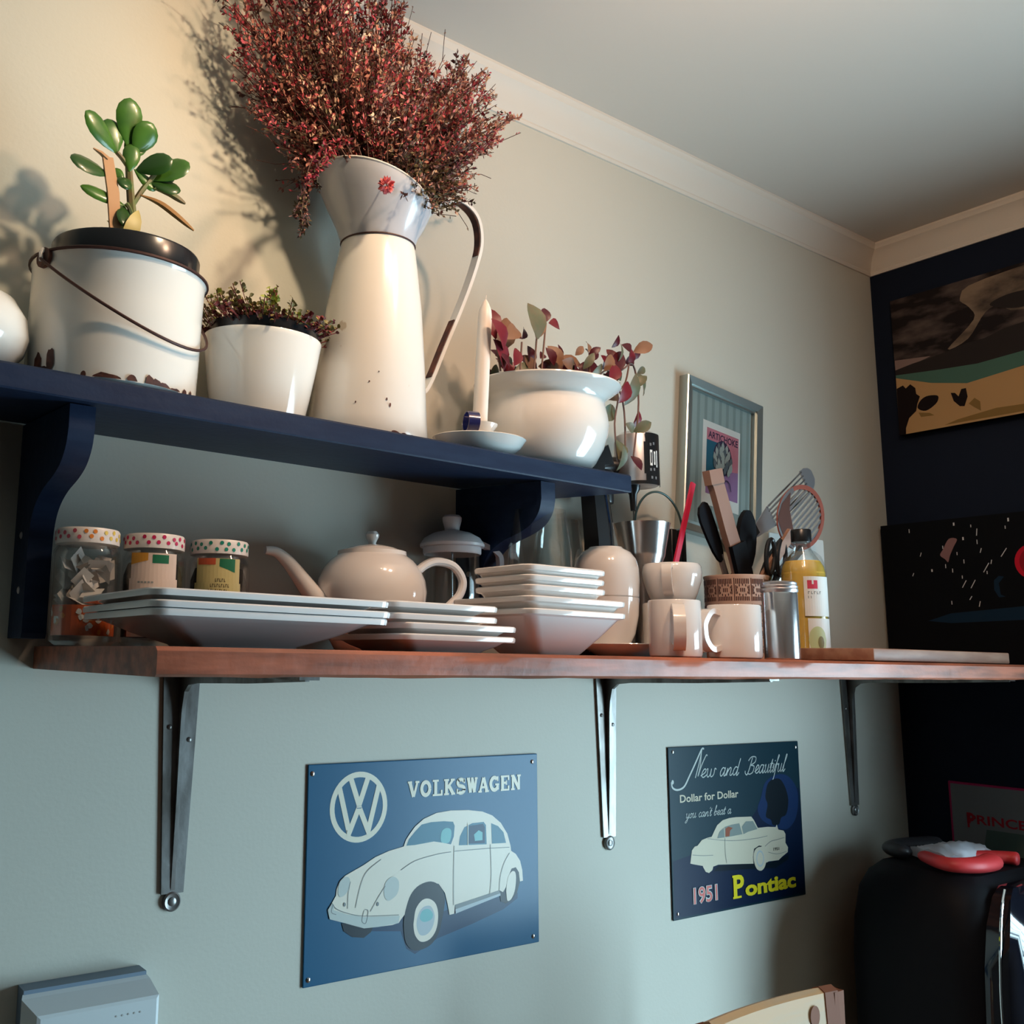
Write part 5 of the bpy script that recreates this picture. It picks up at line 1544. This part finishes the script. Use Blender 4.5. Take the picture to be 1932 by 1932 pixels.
# round red-edged skimmer
t = tool('round_skimmer', 'round slotted skimmer with reddish rim leaning right in the tin')
mb = MB(); mb.tube(smooth_pts([(1.548, 1.040, 0.03), (1.612, 1.040, 0.172), (1.655, 1.038, 0.225), (1.690, 1.037, 0.250)], 4), 1.0, 'black', 8, flat=(0.0075, 0.0035), up=(1, 0, 0)); mb.build('handle', t, label='black handle')
mb = MB()
C_ = Vector((1.738, 1.036, 0.294)); ea = Vector((0.80, 0, 0.60)); eb = Vector((-0.60, 0.12, 0.80)).normalized()
ra, rb = 0.082, 0.058
nn = Vector((0, -1, 0))
def P2(u, v, k=0.001):
    return C_ + ea * u + eb * v + nn * k
N = 40
for i in range(N):
    a0, a1 = 2 * pi * i / N, 2 * pi * (i + 1) / N
    for k in (0.0016, -0.0016):
        mb.poly([P2(ra * cos(a0), rb * sin(a0), k), P2(ra * cos(a1), rb * sin(a1), k), P2((ra - .012) * cos(a1), (rb - .008) * sin(a1), k), P2((ra - .012) * cos(a0), (rb - .008) * sin(a0), k)], 'skimmer_red' if cos(a0 + .6) > -0.2 else 'steel_brushed')
    mb.poly([P2(ra * cos(a0), rb * sin(a0), .0016), P2(ra * cos(a1), rb * sin(a1), .0016), P2(ra * cos(a1), rb * sin(a1), -.0016), P2(ra * cos(a0), rb * sin(a0), -.0016)], 'skimmer_red')
mb.build('rim', t, smooth=30, label='reddish rim')
mb = MB()
for k in range(-5, 6):
    v = k * 0.0095
    q = 1 - (v / (rb - .006)) ** 2
    if q <= 0:
        continue
    u = (ra - .010) * math.sqrt(q)
    mb.ring_loft([[P2(-u, v + .0019, .0012), P2(-u, v - .0019, .0012), P2(-u, v - .0019, -.0012), P2(-u, v + .0019, -.0012)], [P2(u, v + .0019, .0012), P2(u, v - .0019, .0012), P2(u, v - .0019, -.0012), P2(u, v + .0019, -.0012)]], 'steel_brushed')
mb.poly([P2(-ra + .004, .0, 0.0022), P2(-ra + .016, -.034, 0.0022), P2(-.030, -.050, 0.0022), P2(-.044, -.02, 0.0022), P2(-.040, 0, 0.0022), P2(-.020, .030, .0022), P2(.01, .052, .0022), P2(-.03, .050, .0022), P2(-ra + .016, .036, .0022)], 'skimmer_brown')
mb.build('slotted_plate', t, smooth=0)
# scissors
t = tool('scissors', 'black-handled scissors standing handles up in the patterned tin', 'scissors')
for sgn in (0, 1):
    mb = MB()
    c = Vector((1.640 if sgn else 1.606, 1.020, 0.205))
    P = [c + Vector((0.013 * cos(q) + 0.005 * sin(q), 0, 0.033 * sin(q))) for q in [2 * pi * k / 20 for k in range(21)]]
    mb.tube(P, 0.0042, 'black', 8, cap=False)
    mb.tube([c + Vector((0, 0, -0.033)), (1.583, 1.030, 0.10), (1.560, 1.05, 0.03)], 1.0, 'steel', 6, flat=(0.005, 0.0014), up=(1, 0, 0))
    mb.build('blade', t)
# wooden spatula end + fork
t = tool('wooden_spatula', 'flat wooden handle leaning right between scissors and oil bottle')
mb = MB(); mb.tube([(1.520, 1.050, 0.03), (1.602, 1.030, 0.172), (1.668, 1.015, 0.255)], [.8, 1, 1.1], 'board_wood', 8, flat=(0.010, 0.003), up=(1, 0, 0)); mb.build('handle', t)
t = tool('kitchen_knife', 'dark narrow knife handle leaning right beside the wooden spatula')
mb = MB(); mb.tube([(1.532, 1.060, 0.03), (1.640, 1.030, 0.172), (1.700, 1.015, 0.228)], [.7, 1, .9], 'black', 8, flat=(0.008, 0.004), up=(1, 0, 0)); mb.build('handle', t)

# drinks mixer ---------------------------------------------------------
mx, my = 1.3637, 1.120
t = thing('drinks_mixer', 'milkshake mixer with silver head, black label panel and thin whisk shaft', 'mixer', on_board(mx, my))
zb = wall_t(mx)
mb = MB()
mb.box(-0.130, 0.045, -0.052, 0.052, 0.0, 0.020, 'black', 0.008)
mb.build('base', t)
mb = MB()
P = [(-0.106, 0.0, 0.018), (-0.108, 0.0, 0.20), (-0.118, 0.0, 0.30), (-0.118, 0.0, 0.340), (-0.09, 0.0, 0.352)]
mb.tube(P, [0.016, 0.015, 0.014, 0.016, 0.018], 'black', 12, flat=(1, 1.1), up=(1, 0, 0))
mb.tube([(-0.084, -0.016, 0.018), (-0.090, -0.016, 0.22), (-0.104, -0.016, 0.300)], 0.0040, 'chrome', 8)
mb.build('column', t)
mb = MB()
mb.tube([(-0.10, 0.022, 0.335), (-0.03, 0.022, 0.345)], 0.018, 'black', 12)
mb.lathe([(0.0, 0.272), (0.0205, 0.272), (0.0215, 0.276), (0.0215, 0.33), (0.0, 0.33)], 'black', 28, c=(-0.070, 0.022, 0))
mb.build('arm', t)
mb = MB()
mb.lathe([(0.0, 0.3085), (0.0355, 0.3080), (0.0386, 0.3100), (0.0390, 0.3150), (0.0390, 0.388), (0.0365, 0.400), (0.028, 0.4065), (0.0, 0.409)], 'steel_brushed', 44)
hd = mb.build('head', t)
mb = MB()
base = fc(mx, my)
R_ = 0.0396
cyl_patch(mb, R_, base + 0.42, base + 1.55, 0.311, 0.400, 'black', 12)
cyl_patch(mb, R_, base + 0.34, base + 0.44, 0.325, 0.383, 'black', 2)
cyl_patch(mb, R_, base - 1.7, base + 1.8, 0.3065, 0.3125, 'black', 30)
for (a, z0_, w_, hh) in ((.62, .340, .10, .028), (.84, .342, .06, .024), (1.0, .338, .05, .030)):
    for dz in (0, hh - .004):
        cyl_patch(mb, R_ + .0004, base + a, base + a + w_ * 1.3, z0_ + dz, z0_ + dz + .0045, 'label_white', 2)
    cyl_patch(mb, R_ + .0004, base + a, base + a + .035, z0_, z0_ + hh, 'label_white', 1)
    cyl_patch(mb, R_ + .0004, base + a + w_, base + a + w_ + .035, z0_, z0_ + hh, 'label_white', 1)
for a, z in ((.6, .330), (.8, .331), (.62, .376), (.8, .378), (.66, .316), (.9, .316)):
    cyl_patch(mb, R_ + .0004, base + a, base + a + .10, z, z + .005, 'sign_grey', 1)
mb.build('label_panel', hd, smooth=30)
mb = MB()
mb.lathe([(0.0, 0.262), (0.0050, 0.262), (0.0056, 0.270), (0.0070, 0.292), (0.0120, 0.300), (0.0130, 0.3085), (0.0, 0.309)], 'black', 24, c=(-0.012, 0, 0))
mb.build('spindle_collar', hd)
mb = MB(); mb.tube([(-0.012, 0, 0.265), (-0.012, 0, 0.07)], 0.0014, 'steel', 8); mb.lathe([(0.0, 0.064), (0.009, 0.066), (0.009, 0.070), (0.0, 0.072)], 'steel', 16, c=(-0.012, 0, 0)); mb.build('whisk_shaft', hd)

t = thing('mixing_cup', 'tall stepped metal mixing cup standing under the mixer head', 'cup', (mx + 0.009, my, zb + 0.0205))
mb = MB()
mb.lathe([(0.0, 0.0), (0.030, 0.0), (0.0345, 0.004), (0.0345, 0.150), (0.0385, 0.160), (0.0395, 0.165), (0.0400, 0.170), (0.0490, 0.217), (0.0500, 0.2195), (0.0480, 0.2195), (0.0385, 0.170), (0.0330, 0.150), (0.0330, 0.006), (0.0, 0.004)], 'steel_cup', 44)
mb.build('cup_body', t)
mb = MB(); mb.tube([(1.402, 1.105, 0.075), (1.4835, 1.090, 0.339)], 1.0, 'stick_pink', 8, flat=(0.0055, 0.002), up=(1, 0, 0))
tag(mb.build('stirrer'), 'bright pink plastic stirrer leaning in the metal mixing cup', 'stirrer')

# wire caddy behind the glass ---------------------------------------------------------
t = thing('wire_caddy', 'dark tool caddy with a thin arched wire handle behind the metal mixing cup', 'caddy', on_board(1.475, 1.155))
mb = MB()
for xx in (0.020, 0.046):
    mb.box(xx - 0.0085, xx + 0.0085, -0.012, 0.012, 0.0, 0.245, 'black', 0.003)
mb.box(-0.075, 0.056, -0.018, 0.018, 0.0, 0.09, 'black', 0.004)
mb.build('body', t)
mb = MB()
P = [(-0.015 + 0.069 * cos(q), -0.004, 0.238 + 0.075 * sin(q)) for q in [pi * k / 26 for k in range(27)]]
P = [(P[0][0], P[0][1], 0.09)] + P + [(P[-1][0], P[-1][1], 0.09)]
mb.tube(P, 0.0022, 'tube_green', 8)
mb.build('wire_handle', t)

# chopping board ---------------------------------------------------------
mb = MB()
mb.box(0, 0.484, 0, 0.135, 0, 0.0205, 'board_wood', 0.002)
tag(mb.build('chopping_board', loc=(1.572, 0.826, wall_t(1.80) + 0.0004), rot=(0, -0.005, 0)), 'brown wooden chopping board lying at the right end of the shelf', 'chopping board')

# ------------------------------------------------------------ picture frame, hung askew
t = thing('picture_frame', 'silver picture frame with artichoke print hanging crookedly above the kitchen tools', 'picture', (1.695, WY - 0.001, 0.258), (0, radians(6.0), 0))
mb = MB()
FW, FH, FD = 0.128, 0.325, 0.022
def rect(hw, z0, z1, y):
    return [(-hw, y, z0), (hw, y, z0), (hw, y, z1), (-hw, y, z1)]
mb.ring_loft([rect(FW, 0, FH, 0), rect(FW, 0, FH, -FD + .002), rect(FW - .002, .002, FH - .002, -FD), rect(FW - .016, .016, FH - .016, -FD + .004), rect(FW - .0165, .0165, FH - .0165, -FD + .0075), rect(FW - .0225, .0225, FH - .0225, -FD + .0065), rect(FW - .023, .023, FH - .023, -0.008)], 'frame_silver', cap1=False)
mb.build('frame', t, smooth=0)
mb = MB()
A = Art(mb, (-FW + .020, -0.009, 0.020), (1, 0, 0), (0, 0, 1), (0, -1, 0))
W2, H2 = (FW * 2 - .04) * 1000, (FH - .04) * 1000
A.layer([[(0, 0), (W2, 0), (W2, H2), (0, H2)]], 'mat_base')
A.layer([[(W2 * (k + .12) / 9, 0), (W2 * (k + .5) / 9, 0), (W2 * (k + .5) / 9, H2), (W2 * (k + .12) / 9, H2)] for k in range(9)], 'mat_stripe')
px0, px1, pz0, pz1 = W2 * .22, W2 * .80, H2 * .17, H2 * .80
A.layer([[(px0, pz0), (px1, pz0), (px1, pz1), (px0, pz1)]], 'print_white')
ix0, ix1, iz0, iz1 = px0 + 13, px1 - 5, pz0 + 24, pz1 - 14
iw, ih = ix1 - ix0, iz1 - iz0
A.layer([[(ix0, iz0), (ix1, iz0), (ix1, iz1), (ix0, iz1)]], 'print_pink')
A.layer([[(ix0, iz0 + ih * .12), (ix0 + iw * .42, iz0 + ih * .12), (ix0 + iw * .36, iz1 - 26), (ix0, iz1 - 26)]], 'print_teal')
A.layer([[(ix0 + iw * .34, iz0), (ix1, iz0), (ix1, iz0 + ih * .46), (ix0 + iw * .5, iz0 + ih * .42)], [(ix0, iz0), (ix0 + iw * .36, iz0), (ix0 + iw * .36, iz0 + ih * .12), (ix0, iz0 + ih * .12)]], 'print_violet', step=False)
A.layer(text_polys('ARTICHOKE', iw - 8, 15, offset=0.02), 'print_ink', (ix0 + 5, iz1 - 21))
cx3, cz3 = ix0 + iw * .50, iz0 + ih * .60
A.layer([arc(cx3, cz3, 31, 38, 0, 360, 26)], 'print_ink')
rnd = random.Random(2)
for row, (n, zz, s_) in enumerate(((3, 24, 1.0), (4, 13, 1.1), (5, 0, 1.2), (5, -13, 1.15), (4, -24, 1.0))):
    for k in range(n):
        xx = cx3 + (k - (n - 1) / 2) * 12.5
        zz2 = cz3 + zz - abs(k - (n - 1) / 2) * 3
        ang = (k - (n - 1) / 2) * 0.16
        pts = [(0, -9), (5, -3), (4.6, 5), (0, 13), (-4.6, 5), (-5, -3)]
        A.layer([[(xx + s_ * (px * cos(ang) + pz * sin(ang)), zz2 + s_ * (pz * cos(ang) - px * sin(ang))) for px, pz in pts]], 'print_grey' if (row + k) % 3 else 'print_grey_dark')
A.line([(cx3 - 2, cz3 - 34), (cx3 - 4, cz3 - 58), (cx3 + 2, iz0 + 4)], 6, 'print_ink')
A.line([(cx3, cz3 - 36), (cx3 - 1, cz3 - 58), (cx3 + 4, iz0 + 4)], 2.4, 'print_grey', step=True)
A.line([(cx3, cz3 - 60), (cx3 + 10, cz3 - 46), (cx3 + 22, cz3 - 50), (cx3 + 28, cz3 - 66)], 2.2, 'print_ink')
mb.build('print', t, smooth=0)
mb = MB(); mb.poly(rect(FW - .021, .021, FH - .021, -0.0148), 'glass_picture'); mb.build('glass_pane', t, smooth=0)

# ------------------------------------------------------------ dark wall: landscape painting, space canvas, enamel sign
t = thing('landscape_painting', 'unframed stormy landscape painting with dark clouds on the dark wall', 'painting', (0, 0, 0))
mb = MB()
mb.box(WX - 0.026, WX - 0.001, 0.56, 1.142, 0.571, 0.914, 'pt_tree')
A = Art(mb, (WX - 0.0262, 0, 0), (0, 1, 0), (0, 0, 1), (-1, 0, 0))
L_ = 560
A.layer([[(L_, 571), (1142, 571), (1142, 914), (L_, 914)]], 'pt_clouds')
A.layer([closed([(985,872),(930,902),(L_+40,903),(L_+40,808),(858,806),(900,830),(935,822),(975,770),(1020,757),(960,812),(968,845)])], 'pt_light')
A.layer([closed([(925, 838), (890, 850), (840, 848), (800, 836), (810, 822), (860, 812), (900, 822)])], 'pt_cloud')
A.layer([[(1141, 760), (1058, 750), (1090, 742), (1141, 733)]], 'pt_pink')
A.layer([[(1141, 735), (1100, 742), (1060, 746), (1020, 752), (980, 760), (940, 762), (900, 774), (850, 778), (800, 790), (L_, 800), (L_, 715), (868, 692), (985, 665), (1062, 684), (1141, 715)]], 'pt_cloud')
A.layer([[(1141,722),(1040,712),(960,706),(865,712),(L_,722),(L_,676),(869,679),(985,662),(1062,680),(1141,712)]], 'pt_teal')
A.layer([[(1141,715),(1062,684),(985,665),(869,678),(L_,684),(L_,571),(1142,571)]], 'pt_sand')
A.layer([[(1141,688),(1126,693),(1120,684),(1109,692),(1098,680),(1097,665),(1089,657),(1096,640),(1100,623),(1117,609),(1126,586),(1127,571),(1142,571)],
         closed([(1096,629),(1090,645),(1075,654),(1054,652),(1048,645),(1055,631),(1078,619)]), [(1021,650),(1012,648),(1005,638),(998,654),(988,654),(986,633),(994,612),(1004,614),(1016,629)]], 'pt_tree')
A.layer([[(985,616),(972,627),(961,616),(961,594),(974,605)], [(1095, 618), (1070, 612), (1060, 604), (1090, 606)], [(L_, 582), (800, 588), (930, 594), (1010, 584), (1040, 576), (L_, 574)]], 'pt_bush')
mb.build('canvas', t, smooth=0)

t = thing('space_canvas', 'black canvas with white star streaks and a pink nebula standing on the shelf end', 'canvas picture', (0, 0, 0))
mb = MB()
zb = wall_t(2.34)
mb.box(2.338, 2.3845, 0.70, 1.192, zb + 0.001, 0.350, 'sp_black')
A = Art(mb, (2.3378, 0, 0), (0, 1, 0), (0, 0, 1), (-1, 0, 0))
A.layer([[(1099,118),(1049,134),(970,140),(904,145),(701,150),(701,112),(906,116),(1050,112)]], 'sp_blue')
A.layer([[(956,204),(946,213),(936,211),(947,197),(945,172),(936,167),(949,166),(957,183)]], 'sp_blue', step=False)
A.layer([closed([(1062,268),(1055,281),(1041,304),(1024,302),(1032,285),(1041,266),(1046,251),(1052,258)])], 'sp_neb')
A.layer([arc(880, 240, 33, 38, 0, 360, 30)], 'sp_red')
A.layer([arc(878, 240, 26, 31, 0, 360, 30)], 'sign_red')
FL = [(1126,331,0,9),(1104,273,3,9),(1124,227,3,7),(1082,234,0,6),(1052,242,0,9),(1038,231,0,9),(1011,302,0,7),(1028,337,0,7),(993,329,0,6),(982,314,2,16),(983,292,0,10),(977,272,3,10),(1013,250,0,9),(1026,269,0,7),(1019,215,0,7),(1016,199,9,16),(998,198,10,18),(969,233,12,20),(958,245,2,9),(932,264,12,18),(918,335,0,8),(925,319,0,7),(1045,158,0,8),(1005,167,5,8),(988,153,3,12),(968,222,0,7),(1055,286,0,7)]
for k, (y, z, dy, dz) in enumerate(FL):
    big = 3.2 if k in (3, 6, 7, 20) else 1.7
    A.layer(stroke_polys([(y + dy / 2, z - dz / 2), (y - dy / 2, z + dz / 2)], big), 'sp_white', step=False)
mb.build('canvas', t, smooth=0)

t = thing('enamel_sign', 'grey sign with a thin pink edge and dark red lettering on the dark wall', 'sign', (0, 0, 0))
mb = MB()
mb.box(WX - 0.006, WX - 0.001, 0.70, 1.103, -0.400, -0.243, 'sign_pink', 0.002)
A = Art(mb, (WX - 0.0062, 0, 0), (0, 1, 0), (0, 0, 1), (-1, 0, 0))
A.layer([[(704, -396), (1098, -396), (1098, -248), (704, -248)]], 'sign_grey')
A.layer([[(720, -392), (1040, -392), (1030, -340), (720, -338)]], 'sign_green')
T = text_polys('PRINCE ALBERT', 245, 20, offset=0.02)
A.layer([[(1066 - a, b - 331) for a, b in p] for p in T], 'sign_red')
T = text_polys('P', 15, 32, offset=0.02)
A.layer([[(1068 - a, b - 340) for a, b in p] for p in T], 'sign_red')
mb.build('panel', t, smooth=0)

# ------------------------------------------------------------ white control box on the wall
t = thing('control_box', 'white plastic alarm control box fixed low on the wall at the left', 'control box', (0.335, WY, -0.387))
mb = MB()
def rc(x0, x1, z0, z1, y):
    return [(x0, y, z0), (x1, y, z0), (x1, y, z1), (x0, y, z1)]
mb.ring_loft([rc(0.0, 0.150, -0.2, 0.0, -0.001), rc(0.0, 0.150, -0.2, 0.0, -0.026)], 'plastic_box_back')
mb.build('back_plate', t, smooth=0)
mb = MB()
mb.ring_loft([rc(-0.001, 0.1505, -0.20, -0.004, -0.0255), rc(-0.003, 0.1535, -0.205, -0.008, -0.030), rc(0.010, 0.158, -0.21, -0.022, -0.050), rc(0.014, 0.1545, -0.206, -0.0255, -0.0515)], 'plastic_box')
o = mb.build('cover', t, smooth=0)
mb = MB()
for k in range(5):
    mb.lathe([(0.0, 0.0), (0.0012, 0.0), (0.0010, 0.0006), (0.0, 0.0008)], 'plastic_box_back', 10, c=(0, 0, 0))
    break
mb.bm.free(); 
for k in range(5):
    mb = MB()
    cxk, czk = 0.104 + 0.0075 * k, -0.0375
    mb.ring_loft([[(cxk + r * cos(2 * pi * q / 10), -0.0516 - h, czk + r * sin(2 * pi * q / 10)) for q in range(10)] for r, h in ((0.0012, 0), (0.0011, 0.0004))], 'plastic_box_top')
    mb.build('indicator', o)

# ------------------------------------------------------------ chair by the wall
t = thing('wooden_chair', 'varnished pine chair, only the top rail of its back showing', 'chair', (1.400, 0.93, FZ))
mb = MB()
rings = []
for k in range(13):
    x = -0.156 + 0.312 * k / 12
    y = 0.012 * (1 - (x / 0.168) ** 2)
    rings.append([(x, y, 0.900), (x, y - 0.019, 0.902), (x, y - 0.021, 0.950), (x, y - 0.019, 0.992), (x, y - 0.010, 0.998), (x, y, 0.994)])
mb.ring_loft(rings, 'pine')
mb.build('top_rail', t)
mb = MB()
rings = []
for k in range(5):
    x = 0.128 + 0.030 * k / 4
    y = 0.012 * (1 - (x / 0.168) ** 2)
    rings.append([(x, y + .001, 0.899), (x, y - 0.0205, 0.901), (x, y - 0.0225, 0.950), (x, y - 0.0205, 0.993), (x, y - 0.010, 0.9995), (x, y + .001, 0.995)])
mb.ring_loft(rings, 'pine_dark')  # brown right end of the rail, its shadow put into the darker colour
mb.build('shaded_rail_end', t, label='brown end of the rail with its shadow painted in')
for s_ in (-1, 1):
    mb = MB()
    x = s_ * 0.162
    mb.tube(smooth_pts([(x, 0.02, 0.0), (x, 0.0, 0.45), (x, -0.004, 0.80), (x, -0.006, 0.975), (x, -0.006, 0.986)], 4), 1.0, 'pine_dark', 12, flat=(0.013, 0.013), up=(1, 0, 0))
    mb.build('back_leg', t)
    mb = MB(); mb.tube([(s_ * 0.18, -0.40, 0.0), (s_ * 0.18, -0.38, 0.44)], 0.018, 'pine', 10); mb.build('front_leg', t)
mb = MB(); mb.box(-0.20, 0.20, -0.42, 0.01, 0.43, 0.46, 'pine', 0.012); mb.build('seat', t)
mb = MB(); mb.box(-0.165, 0.165, -0.012, 0.008, 0.68, 0.74, 'pine', 0.008); mb.build('lower_rail', t)
mb = MB()
for x, z, r in ((0.100, 0.962, 0.016), (-0.118, 0.918, 0.018)):
    mb = MB()
    mb.poly([(x + r * .8 * cos(q), 0.012 * (1 - (x / .168) ** 2) - 0.0216 - 0.0003, z + r * sin(q)) for q in [2 * pi * k / 16 for k in range(16)]], 'pine_dark')
    mb.build('knot', t, smooth=0, label='dark knot in the wood')

# ------------------------------------------------------------ black rounded fridge with an oven glove on top
t = thing('black_fridge', 'glossy black round-shouldered fridge in the corner below the shelf', 'fridge', (2.155, 0.988, FZ))
mb = MB()
hx, hy, H = 0.222, 0.130, 1.122
def rsq(hx, hy, q, z):
    P = []
    for sx_, sy_, a0 in ((1, -1, -90), (1, 1, 0), (-1, 1, 90), (-1, -1, 180)):
        for k in range(9):
            a = radians(a0 + 90.0 * k / 8)
            P.append((sx_ * (hx - q) + q * cos(a), sy_ * (hy - q) + q * sin(a), z))
    return P
mb.ring_loft([rsq(hx, hy, .05, 0.03), rsq(hx, hy, .06, 0.10), rsq(hx, hy, .06, H - .18), rsq(hx - .004, hy - .003, .06, H - .11), rsq(hx - .016, hy - .010, .06, H - .05), rsq(hx - .034, hy - .022, .06, H - .018), rsq(hx - .06, hy - .04, .05, H)], 'black_soft')
mb.build('cabinet', t)
mb = MB()
def dq(k, z, dx=0.0):
    P = []
    n = 16
    for i in range(n + 1):
        x = -hx + 0.012 + dx + (2 * hx - 0.024 - dx) * i / n
        u = (x / hx)
        P.append((x, -hy - 0.012 - k * 0.085 * (1 - abs(u) ** 2.6), z))
    P += [(hx - .012, -hy + .01, z), (-hx + .012 + dx, -hy + .01, z)]
    return P
mb.ring_loft([dq(.9, 0.06), dq(1.1, 0.5), dq(1.15, 0.75), dq(1.0, 0.88), dq(.75, 0.98, .01), dq(.45, 1.05, .03), dq(.15, 1.095, .06), dq(0.02, 1.112, .09)], 'black_gloss')
mb.build('door', t, smooth=60)
mb = MB()
mb.tube(smooth_pts([(-hx + .070, -hy - 0.013, 1.112), (-hx + .040, -hy - 0.016, 1.07), (-hx + .020, -hy - 0.016, 0.98), (-hx + .012, -hy - .016, 0.85), (-hx + .010, -hy - .016, 0.3)], 6), 0.0022, 'chrome', 8)
mb.build('chrome_trim', t)
mb = MB()
for s_ in (-1, 1):
    for s2_ in (-1, 1):
        mb = MB(); mb.tube([(s_ * .17, s2_ * .10, 0.0), (s_ * .17, s2_ * .10, 0.035)], 0.015, 'black', 10); mb.build('foot', t)

t = thing('oven_glove', 'red oven glove with white fluffy lining lying on the black fridge', 'oven glove', (0, 0, 0))
ZT = FZ + 1.122
def roll(name, pts, rads, m, seg=16, sq=0.78):
    mb = MB()
    P = smooth_pts([(a, b, 0) for a, b in pts], 6)
    n = len(P)
    rings = []
    for i, q in enumerate(P):
        u = i / (n - 1)
        r = rads[0] + (rads[1] - rads[0]) * u
        e = min(1, math.sqrt(max(0.02, 1 - (1 - min(1, u / .10)) ** 2)), math.sqrt(max(0.02, 1 - (1 - min(1, (1 - u) / .12)) ** 2)))
        r *= e
        d = (P[min(i + 1, n - 1)] - P[max(i - 1, 0)]).normalized()
        sd = Vector((-d.y, d.x, 0))
        rings.append([Vector((q.x, q.y, ZT + 0.001 + rads[1] * sq)) + sd * r * cos(2 * pi * k / seg) + Vector((0, 0, r * sq * sin(2 * pi * k / seg))) for k in range(seg)])
    mb.ring_loft(rings, m)
    return mb.build(name, t, smooth=60)
roll('palm_edge', [(2.052, 1.010), (2.012, 0.965), (2.000, 0.930), (2.035, 0.908), (2.085, 0.905), (2.118, 0.912)], (0.014, 0.022), 'mitt_red')
roll('thumb', [(2.110, 0.975), (2.165, 0.955), (2.200, 0.925), (2.208, 0.900)], (0.013, 0.0175), 'mitt_red')
mb = MB()
rnd = random.Random(9)
rings = []
N = 16
for i in range(N + 1):
    u = i / N
    a = Vector((2.035, 0.955, ZT + .024)).lerp(Vector((2.205, 0.950, ZT + .026)), u)
    b = Vector((2.110, 1.060, ZT + .020)).lerp(Vector((2.240, 1.010, ZT + .020)), u)
    ring = []
    for k in range(9):
        v = k / 8
        q = a.lerp(b, v)
        ring.append((q.x + rnd.uniform(-.003, .003), q.y + rnd.uniform(-.003, .003), q.z + 0.016 * sin(pi * v) * sin(pi * (u * .8 + .1)) + rnd.uniform(-.003, .003)))
    rings.append(ring + [(ring[-1][0], ring[-1][1], ZT + .004), (ring[0][0], ring[0][1], ZT + .004)])
mb.ring_loft(rings, 'mitt_white')
mb.build('lining', t, smooth=60, label='white fluffy lining')
roll('cuff', [(2.060, 1.040), (2.085, 1.085), (2.160, 1.092), (2.260, 1.070)], (0.018, 0.018), 'mitt_dark')
